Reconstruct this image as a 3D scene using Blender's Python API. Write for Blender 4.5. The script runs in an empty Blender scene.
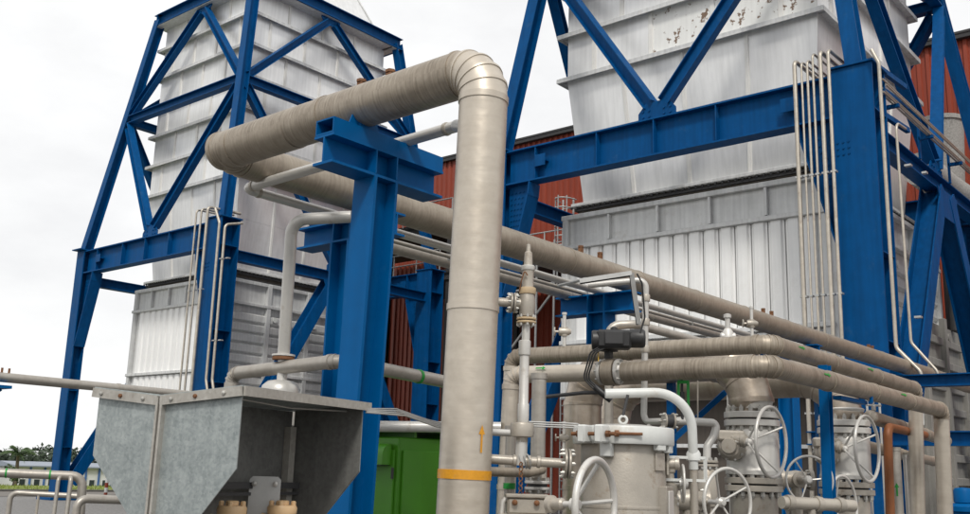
import bpy, math, random
from mathutils import Vector, Matrix
random.seed(7)
V = Vector
PI = math.pi
sc = bpy.context.scene

# ------------------------------------------------------------------ camera
# World: X runs right and away, Y runs left and away, Z up; metres; the camera stands over the origin.
cam_d = bpy.data.cameras.new('camera')
cam = bpy.data.objects.new('camera', cam_d)
sc.collection.objects.link(cam)
_a = V((842, -240, -978)).normalized(); _b = V((-1187, -179, -978)).normalized()
_m = (_a + _b).normalized(); _d = (_a - _b).normalized()
_a = (_m + _d).normalized(); _b = (_m - _d).normalized(); _u = _a.cross(_b)
rot = Matrix((_a, _b, _u))                       # rows: world axes seen from the camera
cam.matrix_world = Matrix.Translation((0, 0, 1.7)) @ rot.to_4x4()
cam_d.sensor_width = 36
cam_d.lens = 978 / 970 * 36
cam_d.clip_start = .05
cam_d.clip_end = 3000
sc.camera = cam

# ------------------------------------------------------------------ sky, sun, exposure
SUN_EL, SUN_AZ = math.radians(48), math.radians(219)     # azimuth measured from +X towards +Y
w = bpy.data.worlds.new('World'); sc.world = w; w.use_nodes = True
nt = w.node_tree; nt.nodes.clear()
out = nt.nodes.new('ShaderNodeOutputWorld')
sky = nt.nodes.new('ShaderNodeTexSky'); sky.sky_type = 'NISHITA'; sky.sun_disc = False
sky.sun_elevation = SUN_EL; sky.sun_rotation = math.radians(90) - SUN_AZ
sky.air_density = 1; sky.dust_density = 3; sky.ozone_density = 1
bg1 = nt.nodes.new('ShaderNodeBackground'); bg1.inputs[1].default_value = .08
nt.links.new(sky.outputs[0], bg1.inputs[0])
tc = nt.nodes.new('ShaderNodeTexCoord'); mp = nt.nodes.new('ShaderNodeMapping'); mp.inputs['Scale'].default_value = (1, 1, 2.2)
nz = nt.nodes.new('ShaderNodeTexNoise'); nz.inputs['Scale'].default_value = 3.1; nz.inputs['Detail'].default_value = 9; nz.inputs['Roughness'].default_value = .56
nt.links.new(tc.outputs['Generated'], mp.inputs[0]); nt.links.new(mp.outputs[0], nz.inputs['Vector'])
cr = nt.nodes.new('ShaderNodeValToRGB'); e = cr.color_ramp.elements
e[0].position = .34; e[0].color = (.60, .60, .604, 1); e[1].position = .62; e[1].color = (.725, .725, .72, 1)
nt.links.new(nz.outputs[0], cr.inputs[0])
bg2 = nt.nodes.new('ShaderNodeBackground'); bg2.inputs[1].default_value = 1.0
nt.links.new(cr.outputs[0], bg2.inputs[0])
mx = nt.nodes.new('ShaderNodeMixShader'); mx.inputs[0].default_value = .94
nt.links.new(bg1.outputs[0], mx.inputs[1]); nt.links.new(bg2.outputs[0], mx.inputs[2]); nt.links.new(mx.outputs[0], out.inputs[0])
sl = bpy.data.lights.new('sun', 'SUN'); sl.energy = 1.5; sl.angle = math.radians(10); sl.color = (1, .965, .9)
sun = bpy.data.objects.new('sun', sl); sc.collection.objects.link(sun)
sd = V((math.cos(SUN_EL) * math.cos(SUN_AZ), math.cos(SUN_EL) * math.sin(SUN_AZ), math.sin(SUN_EL)))
sun.rotation_euler = sd.to_track_quat('Z', 'Y').to_euler()
sun.location = (0, -10, 40)
vs = sc.view_settings; vs.view_transform = 'Standard'; vs.look = 'None'; vs.exposure = 0.6; vs.gamma = 1; vs.use_curve_mapping = False

# ------------------------------------------------------------------ materials
MATS = {}
def mat(name, col, rough=.5, metal=0., vary=.08, nscale=6., streak=0., stain=None, stain_amt=0., stain_scale=2., bump=.0, bscale=60., rvar=.12, objvar=.05, spec=.5, lo=.58, hi=.72):
    """painted or bare surface: base colour broken up by two noises, vertical streaks, a stain colour, roughness variation"""
    m = bpy.data.materials.new(name); m.use_nodes = True
    t = m.node_tree; N = t.nodes; L = t.links
    b = N['Principled BSDF']
    b.inputs['Metallic'].default_value = metal; b.inputs['Specular IOR Level'].default_value = spec
    co = N.new('ShaderNodeTexCoord')
    n1 = N.new('ShaderNodeTexNoise'); n1.inputs['Scale'].default_value = nscale; n1.inputs['Detail'].default_value = 8; n1.inputs['Roughness'].default_value = .65
    L.new(co.outputs['Object'], n1.inputs['Vector'])
    mr = N.new('ShaderNodeMapRange'); mr.inputs[1].default_value = .3; mr.inputs[2].default_value = .7
    mr.inputs[3].default_value = 1 - vary; mr.inputs[4].default_value = 1 + vary
    L.new(n1.outputs[0], mr.inputs[0])
    val = mr.outputs[0]
    if streak:
        ms = N.new('ShaderNodeMapping'); ms.inputs['Scale'].default_value = (9, 9, .5)
        L.new(co.outputs['Object'], ms.inputs[0])
        n2 = N.new('ShaderNodeTexNoise'); n2.inputs['Scale'].default_value = 1.; n2.inputs['Detail'].default_value = 6
        L.new(ms.outputs[0], n2.inputs['Vector'])
        m2 = N.new('ShaderNodeMapRange'); m2.inputs[1].default_value = .35; m2.inputs[2].default_value = .7; m2.inputs[3].default_value = 1 + streak * .4; m2.inputs[4].default_value = 1 - streak
        L.new(n2.outputs[0], m2.inputs[0])
        mu = N.new('ShaderNodeMath'); mu.operation = 'MULTIPLY'; L.new(val, mu.inputs[0]); L.new(m2.outputs[0], mu.inputs[1]); val = mu.outputs[0]
    oi = N.new('ShaderNodeObjectInfo')
    m3 = N.new('ShaderNodeMapRange'); m3.inputs[3].default_value = 1 - objvar; m3.inputs[4].default_value = 1 + objvar
    L.new(oi.outputs['Random'], m3.inputs[0])
    mu2 = N.new('ShaderNodeMath'); mu2.operation = 'MULTIPLY'; L.new(val, mu2.inputs[0]); L.new(m3.outputs[0], mu2.inputs[1]); val = mu2.outputs[0]
    vm = N.new('ShaderNodeVectorMath'); vm.operation = 'SCALE'; vm.inputs[0].default_value = col; L.new(val, vm.inputs['Scale'])
    colout = vm.outputs[0]
    if stain:
        n4 = N.new('ShaderNodeTexNoise'); n4.inputs['Scale'].default_value = stain_scale; n4.inputs['Detail'].default_value = 10; n4.inputs['Roughness'].default_value = .7
        L.new(co.outputs['Object'], n4.inputs['Vector'])
        m4 = N.new('ShaderNodeMapRange'); m4.inputs[1].default_value = lo; m4.inputs[2].default_value = hi; m4.inputs[3].default_value = 0; m4.inputs[4].default_value = stain_amt
        L.new(n4.outputs[0], m4.inputs[0])
        mixc = N.new('ShaderNodeMix'); mixc.data_type = 'RGBA'
        L.new(m4.outputs[0], mixc.inputs[0]); L.new(colout, mixc.inputs[6]); mixc.inputs[7].default_value = (*stain, 1)
        colout = mixc.outputs[2]
    L.new(colout, b.inputs['Base Color'])
    m5 = N.new('ShaderNodeMapRange'); m5.inputs[3].default_value = max(.03, rough - rvar); m5.inputs[4].default_value = min(1, rough + rvar)
    L.new(n1.outputs[0], m5.inputs[0]); L.new(m5.outputs[0], b.inputs['Roughness'])
    if bump:
        n6 = N.new('ShaderNodeTexNoise'); n6.inputs['Scale'].default_value = bscale; n6.inputs['Detail'].default_value = 4
        L.new(co.outputs['Object'], n6.inputs['Vector'])
        bp = N.new('ShaderNodeBump'); bp.inputs['Strength'].default_value = bump; bp.inputs['Distance'].default_value = .01
        L.new(n6.outputs[0], bp.inputs['Height']); L.new(bp.outputs[0], b.inputs['Normal'])
    MATS[name] = m
    return m

def jacket_mat(name, col, dark, rough=.5, metal=.35, wrap=.2, lines=70., spots=.35):
    """insulation cladding: fine hoop lines round the pipe (UV: u round, v along), dusty patches"""
    m = bpy.data.materials.new(name); m.use_nodes = True
    t = m.node_tree; N = t.nodes; L = t.links; b = N['Principled BSDF']
    b.inputs['Metallic'].default_value = metal
    uv = N.new('ShaderNodeUVMap'); mp = N.new('ShaderNodeMapping'); mp.inputs['Scale'].default_value = (3.5, lines, 1)
    L.new(uv.outputs[0], mp.inputs[0])
    n1 = N.new('ShaderNodeTexNoise'); n1.inputs['Scale'].default_value = 1; n1.inputs['Detail'].default_value = 5; n1.inputs['Roughness'].default_value = .6
    L.new(mp.outputs[0], n1.inputs['Vector'])
    co = N.new('ShaderNodeTexCoord')
    n2 = N.new('ShaderNodeTexNoise'); n2.inputs['Scale'].default_value = 5; n2.inputs['Detail'].default_value = 9; n2.inputs['Roughness'].default_value = .7
    L.new(co.outputs['Object'], n2.inputs['Vector'])
    a1 = N.new('ShaderNodeMapRange'); a1.inputs[1].default_value = .3; a1.inputs[2].default_value = .72; a1.inputs[3].default_value = 0; a1.inputs[4].default_value = wrap
    L.new(n1.outputs[0], a1.inputs[0])
    a2 = N.new('ShaderNodeMapRange'); a2.inputs[1].default_value = .42; a2.inputs[2].default_value = .75; a2.inputs[3].default_value = 0; a2.inputs[4].default_value = spots
    L.new(n2.outputs[0], a2.inputs[0])
    ad = N.new('ShaderNodeMath'); ad.operation = 'ADD'; ad.use_clamp = True; L.new(a1.outputs[0], ad.inputs[0]); L.new(a2.outputs[0], ad.inputs[1])
    mx = N.new('ShaderNodeMix'); mx.data_type = 'RGBA'; mx.inputs[6].default_value = (*col, 1); mx.inputs[7].default_value = (*dark, 1)
    L.new(ad.outputs[0], mx.inputs[0])
    oi = N.new('ShaderNodeObjectInfo'); m3 = N.new('ShaderNodeMapRange'); m3.inputs[3].default_value = .94; m3.inputs[4].default_value = 1.06
    L.new(oi.outputs['Random'], m3.inputs[0])
    vm = N.new('ShaderNodeVectorMath'); vm.operation = 'SCALE'; L.new(mx.outputs[2], vm.inputs[0]); L.new(m3.outputs[0], vm.inputs['Scale'])
    L.new(vm.outputs[0], b.inputs['Base Color'])
    m5 = N.new('ShaderNodeMapRange'); m5.inputs[3].default_value = rough - .12; m5.inputs[4].default_value = rough + .15
    L.new(n2.outputs[0], m5.inputs[0]); L.new(m5.outputs[0], b.inputs['Roughness'])
    bp = N.new('ShaderNodeBump'); bp.inputs['Strength'].default_value = .25; bp.inputs['Distance'].default_value = .004
    n7 = N.new('ShaderNodeTexNoise'); n7.inputs['Scale'].default_value = 7; n7.inputs['Detail'].default_value = 2; L.new(co.outputs['Object'], n7.inputs['Vector'])
    b2 = N.new('ShaderNodeBump'); b2.inputs['Strength'].default_value = .22; b2.inputs['Distance'].default_value = .03; L.new(n7.outputs[0], b2.inputs['Height'])
    L.new(n1.outputs[0], bp.inputs['Height']); L.new(b2.outputs[0], bp.inputs['Normal']); L.new(bp.outputs[0], b.inputs['Normal'])
    MATS[name] = m
    return m

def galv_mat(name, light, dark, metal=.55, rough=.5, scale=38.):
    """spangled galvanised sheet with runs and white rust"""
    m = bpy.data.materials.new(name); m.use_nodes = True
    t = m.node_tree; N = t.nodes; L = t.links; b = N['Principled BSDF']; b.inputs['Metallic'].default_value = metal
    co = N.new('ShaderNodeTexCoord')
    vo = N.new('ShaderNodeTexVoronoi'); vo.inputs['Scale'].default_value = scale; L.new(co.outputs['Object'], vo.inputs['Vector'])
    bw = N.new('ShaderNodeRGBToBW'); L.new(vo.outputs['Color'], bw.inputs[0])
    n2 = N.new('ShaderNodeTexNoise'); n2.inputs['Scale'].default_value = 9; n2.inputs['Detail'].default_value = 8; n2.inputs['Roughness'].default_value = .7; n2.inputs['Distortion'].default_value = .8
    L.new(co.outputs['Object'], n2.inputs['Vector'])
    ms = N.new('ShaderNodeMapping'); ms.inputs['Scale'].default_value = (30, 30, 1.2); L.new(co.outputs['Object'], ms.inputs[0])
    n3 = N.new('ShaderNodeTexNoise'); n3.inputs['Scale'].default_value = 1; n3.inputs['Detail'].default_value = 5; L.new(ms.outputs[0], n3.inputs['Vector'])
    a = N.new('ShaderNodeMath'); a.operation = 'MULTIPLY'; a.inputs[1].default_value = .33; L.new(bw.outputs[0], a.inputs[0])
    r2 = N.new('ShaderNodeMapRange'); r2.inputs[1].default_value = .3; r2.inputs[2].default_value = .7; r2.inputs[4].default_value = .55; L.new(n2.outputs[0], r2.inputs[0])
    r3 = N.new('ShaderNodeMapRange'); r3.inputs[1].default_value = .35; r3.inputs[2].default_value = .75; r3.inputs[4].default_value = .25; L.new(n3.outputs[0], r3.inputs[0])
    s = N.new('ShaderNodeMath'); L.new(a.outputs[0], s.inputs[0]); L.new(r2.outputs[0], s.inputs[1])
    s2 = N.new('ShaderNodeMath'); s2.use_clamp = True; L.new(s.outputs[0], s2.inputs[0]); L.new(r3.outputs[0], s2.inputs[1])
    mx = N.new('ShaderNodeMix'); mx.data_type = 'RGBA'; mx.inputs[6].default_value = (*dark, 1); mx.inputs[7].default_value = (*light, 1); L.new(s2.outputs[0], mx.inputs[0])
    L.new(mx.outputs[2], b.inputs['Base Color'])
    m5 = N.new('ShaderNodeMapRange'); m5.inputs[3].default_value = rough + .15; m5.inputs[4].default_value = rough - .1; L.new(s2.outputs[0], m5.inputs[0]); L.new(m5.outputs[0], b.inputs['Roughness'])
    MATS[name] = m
    return m

mat('blue', (.0, .060, .195), .5, 0, .10, 3, streak=.16, stain=(.03, .095, .20), stain_amt=.5, stain_scale=2.4, bump=.03, objvar=.07, spec=.1)
mat('blue_near', (.0, .088, .265), .45, 0, .07, 5, streak=.08, stain=(.02, .125, .30), stain_amt=.4, stain_scale=7, bump=.03, objvar=.03, spec=.1)
mat('silo', (.78, .78, .775), .36, .4, .05, .7, bump=.25, bscale=1.6, streak=.09, stain=(.50, .48, .44), stain_amt=.25, stain_scale=.6, objvar=.06)
mat('silo_peel', (.74, .74, .72), .5, .2, .07, 1.2, streak=.06, stain=(.15, .085, .045), stain_amt=.95, stain_scale=2.2, objvar=.03, lo=.565, hi=.595)
mat('rib', (.74, .73, .70), .5, .1, .06, 3, streak=.08)
mat('casing', (.82, .82, .81), .42, .05, .04, 1.5, streak=.05, stain=(.42, .40, .36), stain_amt=.25, stain_scale=.8, objvar=.03)
mat('casing_frame', (.62, .625, .62), .5, .25, .10, 2, streak=.15, stain=(.28, .25, .21), stain_amt=.4, objvar=.06)
mat('grimy', (.10, .085, .07), .8, 0, .3, 6, stain=(.02, .018, .015), stain_amt=.7, stain_scale=4)
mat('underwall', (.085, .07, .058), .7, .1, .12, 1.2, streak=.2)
mat('red', (.26, .042, .018), .55, 0, .08, .7, streak=.12, objvar=.02)
mat('dark_steel', (.045, .045, .047), .6, .2, .2, 4)
mat('galv_thin', (.42, .42, .41), .45, .6, .12, 9)
mat('conduit', (.45, .41, .35), .42, .5, .14, 7, streak=.12, stain=(.20, .13, .08), stain_amt=.5, stain_scale=5)
mat('silver', (.395, .36, .31), .42, .3, .09, 9, stain=(.20, .145, .095), stain_amt=.75, stain_scale=9, bump=.12, bscale=90, objvar=.14)
mat('silver_clean', (.55, .535, .505), .38, .3, .06, 8, stain=(.30, .25, .19), stain_amt=.6, stain_scale=8, bump=.06, bscale=80, objvar=.10)
mat('white', (.61, .62, .60), .38, 0, .07, 7, streak=.08, stain=(.38, .31, .22), stain_amt=.55, stain_scale=6)
mat('bolt', (.47, .46, .43), .45, .45, .2, 20, stain=(.16, .09, .05), stain_amt=.7, stain_scale=15, objvar=.2)
mat('rust', (.17, .075, .032), .8, .1, .3, 14, stain=(.07, .03, .015), stain_amt=.8, stain_scale=10)
mat('tan', (.44, .33, .20), .6, 0, .1, 14, stain=(.25, .15, .08), stain_amt=.4, stain_scale=10)
mat('beige_cap', (.62, .42, .23), .42, 0, .04, 8)
mat('black', (.018, .018, .019), .45, 0, .25, 12, stain=(.07, .07, .07), stain_amt=.5, stain_scale=12)
mat('green', (.055, .225, .010), .42, 0, .06, 4, streak=.08, objvar=.03)
mat('green_mark', (.01, .26, .035), .5, 0, .1, 30)
mat('orange_mark', (.60, .27, .012), .5, 0, .12, 40, stain=(.42, .32, .20), stain_amt=.8, stain_scale=22)
mat('yellow', (.60, .36, .03), .5, 0, .15, 20)
mat('orange_pipe', (.22, .075, .024), .55, .15, .15, 8, streak=.1, stain=(.14, .05, .02), stain_amt=.6, stain_scale=7)
mat('concrete', (.11, .106, .10), .85, 0, .15, 3, stain=(.18, .17, .16), stain_amt=.5, stain_scale=1, bump=.3)  # kept dark so the unseen yard pad throws less light up
mat('casing_dirty', (.27, .26, .24), .6, .1, .15, 2, streak=.2, stain=(.14, .12, .10), stain_amt=.5, objvar=.1)
mat('mineral', (.29, .28, .265), .9, 0, .35, 16, stain=(.12, .11, .10), stain_amt=.6, stain_scale=5, bump=.6, bscale=30)
mat('gravel', (.19, .185, .18), .95, 0, .45, 9, stain=(.12, .115, .11), stain_amt=.7, stain_scale=16, bump=.8, bscale=18)
mat('road', (.17, .155, .14), .9, 0, .15, .6, bump=.2)
mat('grass', (.16, .20, .025), .9, 0, .25, 1.5, stain=(.09, .14, .02), stain_amt=.7, stain_scale=.35)
mat('far_white', (.62, .63, .62), .6, 0, .06, 1)
mat('far_blue', (.05, .13, .34), .5, 0, .08, 1)
mat('far_roof', (.22, .25, .30), .5, 0, .06, 1)
mat('leaf', (.030, .055, .018), .6, 0, .3, .8, objvar=.12)
mat('leaf_far', (.050, .072, .045), .8, 0, .35, .5, objvar=.15)
mat('palm_leaf', (.05, .095, .022), .5, 0, .25, 2, objvar=.15)
mat('trunk', (.12, .095, .07), .9, 0, .3, 4)
mat('glass_dark', (.03, .04, .05), .1, 0, .1, 1)
jacket_mat('jacket_dark', (.42, .365, .295), (.14, .11, .08), rough=.45, metal=.4, wrap=.62, lines=60, spots=.45)
jacket_mat('jacket_light', (.56, .505, .43), (.37, .315, .25), rough=.42, metal=.5, wrap=.2, lines=25, spots=.35)
jacket_mat('jacket_bare', (.47, .41, .345), (.25, .19, .135), rough=.34, metal=.7, wrap=.25, lines=12, spots=.55)
jacket_mat('jacket_brown', (.38, .33, .265), (.17, .135, .10), rough=.45, metal=.4, wrap=.45, lines=45, spots=.4)
jacket_mat('jacket_grey', (.42, .395, .355), (.24, .205, .17), rough=.42, metal=.5, wrap=.25, lines=20, spots=.45)
galv_mat('galv_sheet', (.44, .475, .47), (.17, .20, .205), metal=.45, rough=.5, scale=85)
galv_mat('galv_inner_shade', (.19, .19, .18), (.09, .09, .085), metal=.3, rough=.6, scale=60)  # darker copy of the sheet: the hood's inside shade is in the colour
galv_mat('galv_rim', (.47, .455, .42), (.27, .25, .22), metal=.3, rough=.55, scale=55)

# ------------------------------------------------------------------ mesh helpers
def basis(ax):
    ax = V(ax).normalized()
    h = V((0, 0, 1)) if abs(ax.z) < .9 else V((1, 0, 0))
    u = h.cross(ax).normalized(); return ax, u, ax.cross(u).normalized()

class MB:
    def __init__(s): s.v = []; s.f = []; s.uv = []
    def face(s, idx, uv=None): s.f.append(tuple(idx)); s.uv.append(uv or [(0, 0)] * len(idx))
    def box(s, c, sz, X=None, Y=None, Z=None, bev=0.):
        X = V(X or (1, 0, 0)); Y = V(Y or (0, 1, 0)); Z = V(Z or (0, 0, 1)); c = V(c)
        hx, hy, hz = sz[0] / 2, sz[1] / 2, sz[2] / 2
        if bev <= 0:
            n = len(s.v)
            for k in (-1, 1):
                for (i, j) in ((-1, -1), (1, -1), (1, 1), (-1, 1)): s.v.append(c + X * hx * i + Y * hy * j + Z * hz * k)
            for q in ((3, 2, 1, 0), (4, 5, 6, 7), (0, 1, 5, 4), (1, 2, 6, 5), (2, 3, 7, 6), (3, 0, 4, 7)): s.face([n + a for a in q])
        else:
            b = min(bev, hx * .9, hy * .9, hz * .9)
            idx = {}
            for i in (-1, 1):
                for j in (-1, 1):
                    for k in (-1, 1):
                        for a in range(3):
                            p = [hx - b, hy - b, hz - b]; p[a] += b
                            idx[(i, j, k, a)] = len(s.v); s.v.append(c + X * p[0] * i + Y * p[1] * j + Z * p[2] * k)
            for a in range(3):
                o = [x for x in range(3) if x != a]
                for sg in (-1, 1):
                    q = []
                    for (p1, p2) in ((-1, -1), (1, -1), (1, 1), (-1, 1)):
                        key = [0, 0, 0]; key[a] = sg; key[o[0]] = p1; key[o[1]] = p2; q.append(idx[(*key, a)])
                    s.face(q)
            for a in range(3):                                   # edge faces, running along axis a
                o = [x for x in range(3) if x != a]
                for p1 in (-1, 1):
                    for p2 in (-1, 1):
                        ks = []
                        for sg in (-1, 1):
                            key = [0, 0, 0]; key[a] = sg; key[o[0]] = p1; key[o[1]] = p2; ks.append(tuple(key))
                        s.face([idx[(*ks[0], o[0])], idx[(*ks[1], o[0])], idx[(*ks[1], o[1])], idx[(*ks[0], o[1])]])
            for i in (-1, 1):
                for j in (-1, 1):
                    for k in (-1, 1): s.face([idx[(i, j, k, a)] for a in range(3)])
        return s
    def prism(s, poly, o, X, Y, Z, d0, d1):
        """polygon in the X/Y plane at o, extruded along Z from d0 to d1"""
        o, X, Y, Z = V(o), V(X), V(Y), V(Z); n = len(s.v); m = len(poly)
        for d in (d0, d1):
            for (a, b) in poly: s.v.append(o + X * a + Y * b + Z * d)
        s.face([n + i for i in range(m)][::-1]); s.face([n + m + i for i in range(m)])
        for i in range(m): j = (i + 1) % m; s.face([n + i, n + j, n + m + j, n + m + i])
        return s
    def hbeam(s, p0, p1, h, b, tf=.03, tw=.02, up=(0, 0, 1)):
        """H section from p0 to p1: h high along up, flanges b wide"""
        p0, p1 = V(p0), V(p1); ax = (p1 - p0); L = ax.length; ax.normalize(); up = V(up)
        sd_ = ax.cross(up)
        if sd_.length < 1e-4: sd_ = ax.cross(V((1, 0, 0)))
        sd_.normalize(); up = sd_.cross(ax).normalized()
        B, H, t, f = b / 2, h / 2, tw / 2, tf
        poly = [(-B, -H), (B, -H), (B, -H + f), (t, -H + f), (t, H - f), (B, H - f), (B, H), (-B, H), (-B, H - f), (-t, H - f), (-t, -H + f), (-B, -H + f)]
        return s.prism(poly, p0, sd_, up, ax, 0, L)
    def bar(s, p0, p1, wdt, hgt, up=(0, 0, 1), bev=0.):
        p0, p1 = V(p0), V(p1); ax = p1 - p0; L = ax.length; ax.normalize(); up = V(up); sd_ = ax.cross(up)
        if sd_.length < 1e-4: sd_ = ax.cross(V((1, 0, 0)))
        sd_.normalize(); up = sd_.cross(ax).normalized()
        return s.box((p0 + p1) / 2, (L, wdt, hgt), ax, sd_, up, bev)
    def tube(s, pts, r, seg=16, caps=True, v0=0.):
        pts = [V(p) for p in pts]; rr = r if isinstance(r, (list, tuple)) else [r] * len(pts)
        T = []
        for i in range(len(pts)):
            a = pts[max(i - 1, 0)]; b = pts[min(i + 1, len(pts) - 1)]; 
            if 0 < i < len(pts) - 1: d = ((pts[i] - a).normalized() + (b - pts[i]).normalized())
            else: d = b - a
            T.append(d.normalized())
        _, u, w_ = basis(T[0]); n = len(s.v); L = v0; Ls = []
        for i, p in enumerate(pts):
            if i:
                q = T[i - 1].rotation_difference(T[i]); u = q @ u; w_ = q @ w_; L += (p - pts[i - 1]).length
            Ls.append(L)
            for k in range(seg):
                a = 2 * PI * k / seg; s.v.append(p + (u * math.cos(a) + w_ * math.sin(a)) * rr[i])
        for i in range(len(pts) - 1):
            for k in range(seg):
                k2 = (k + 1) % seg; a = n + i * seg; b = a + seg
                c0, c1 = 2 * PI * rr[0] * k / seg, 2 * PI * rr[0] * (k + 1) / seg
                s.face([a + k, a + k2, b + k2, b + k], [(c0, Ls[i]), (c1, Ls[i]), (c1, Ls[i + 1]), (c0, Ls[i + 1])])
        if caps:
            s.face([n + k for k in range(seg)][::-1]); m = n + (len(pts) - 1) * seg; s.face([m + k for k in range(seg)])
        return s
    def lathe(s, prof, o, ax=(0, 0, 1), seg=24):
        """profile of (radius, height) revolved about ax through o"""
        ax, u, w_ = basis(ax); o = V(o); n = len(s.v); L = 0
        for i, (r, h) in enumerate(prof):
            for k in range(seg):
                a = 2 * PI * k / seg; s.v.append(o + ax * h + (u * math.cos(a) + w_ * math.sin(a)) * max(r, 1e-4))
        for i in range(len(prof) - 1):
            for k in range(seg):
                k2 = (k + 1) % seg; a = n + i * seg; b = a + seg
                R = max(prof[i][0], prof[i + 1][0]); c0, c1 = 2 * PI * R * k / seg, 2 * PI * R * (k + 1) / seg
                s.face([a + k, a + k2, b + k2, b + k], [(c0, prof[i][1]), (c1, prof[i][1]), (c1, prof[i + 1][1]), (c0, prof[i + 1][1])])
        s.face([n + k for k in range(seg)][::-1]); m = n + (len(prof) - 1) * seg; s.face([m + k for k in range(seg)])
        return s
    def torus(s, c, ax, R, r, seg=40, rs=10):
        ax, u, w_ = basis(ax); c = V(c); n = len(s.v)
        for i in range(seg):
            a = 2 * PI * i / seg; d = u * math.cos(a) + w_ * math.sin(a)
            for k in range(rs):
                b = 2 * PI * k / rs; s.v.append(c + d * (R + r * math.cos(b)) + ax * r * math.sin(b))
        for i in range(seg):
            for k in range(rs):
                i2 = (i + 1) % seg; k2 = (k + 1) % rs; s.face([n + i * rs + k, n + i2 * rs + k, n + i2 * rs + k2, n + i * rs + k2])
        return s
    def hexnuts(s, c, ax, R, n_, br, bl, off=0., ph=0.):
        """a ring of hexagonal studs, standing along ax from both faces"""
        ax, u, w_ = basis(ax); c = V(c)
        for i in range(n_):
            a = 2 * PI * (i + ph) / n_; p = c + (u * math.cos(a) + w_ * math.sin(a)) * R
            s.lathe([(br, off), (br, off + bl * .7), (br * .55, off + bl * .72), (br * .5, off + bl)], p, ax, 6)
        return s
    def mesh(s, name, org=(0, 0, 0), angle=38):
        me = bpy.data.meshes.new(name); org = V(org)
        me.from_pydata([tuple(p - org) for p in s.v], [], s.f)
        uvl = me.uv_layers.new(name='UVMap'); flat = [c for q in s.uv for p in q for c in p]
        uvl.data.foreach_set('uv', flat)
        me.polygons.foreach_set('use_smooth', [True] * len(me.polygons))
        me.update(); me.set_sharp_from_angle(angle=math.radians(angle))
        return me

ORG = {}
def tag(o, label, cat, group=None):
    o['label'] = label; o['category'] = cat
    if group: o['group'] = group
    return o
def thing(name, label, cat, loc=(0, 0, 0), group=None):
    o = bpy.data.objects.new(name, None); o.empty_display_size = .2; sc.collection.objects.link(o)
    o.location = loc; ORG[o.name] = V(loc); return tag(o, label, cat, group)
def obj(name, mb, m, parent=None, angle=38, loc=None):
    """one mesh object; vertices are given in world coordinates"""
    org = ORG[parent.name] if parent else V(loc or (0, 0, 0))
    me = mb.mesh(name, org, angle); me.materials.append(MATS[m] if isinstance(m, str) else m)
    o = bpy.data.objects.new(name, me); sc.collection.objects.link(o)
    if parent: o.parent = parent; ORG[o.name] = org
    else: o.location = org; ORG[o.name] = org
    return o
def inst(name, me, parent, loc, rot=None):
    """a further object on shared mesh data, placed at a world point inside its parent"""
    o = bpy.data.objects.new(name, me); sc.collection.objects.link(o); o.parent = parent
    o.location = V(loc) - ORG[parent.name]
    if rot is not None: o.rotation_euler = rot
    ORG[o.name] = ORG[parent.name]; return o
def bare(mb, name, m, angle=38):
    me = mb.mesh(name, (0, 0, 0), angle); me.materials.append(MATS[m]); return me
def copy_tree(o, parent=None):
    c = o.copy(); sc.collection.objects.link(c); c.parent = parent
    for ch in list(o.children): copy_tree(ch, c)
    return c
def structure(o): o['kind'] = 'structure'; return o
def stuff(o): o['kind'] = 'stuff'; return o
def fillet(pts, R, n=6):
    """round the corners of a polyline"""
    pts = [V(p) for p in pts]; out_ = [pts[0]]
    for i in range(1, len(pts) - 1):
        a, p, b = pts[i - 1], pts[i], pts[i + 1]; d1 = (a - p).normalized(); d2 = (b - p).normalized()
        th = d1.angle(d2); t = min(R / math.tan(th / 2), (a - p).length * .49, (b - p).length * .49); r_ = t * math.tan(th / 2)
        bis = (d1 + d2).normalized(); c = p + bis * (r_ / math.sin(th / 2)); s0 = p + d1 * t - c; s1 = p + d2 * t - c
        ang = s0.angle(s1); axn = s0.cross(s1).normalized()
        for k in range(n + 1): out_.append(c + Matrix.Rotation(ang * k / n, 3, axn) @ s0)
    out_.append(pts[-1]); return out_

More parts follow.
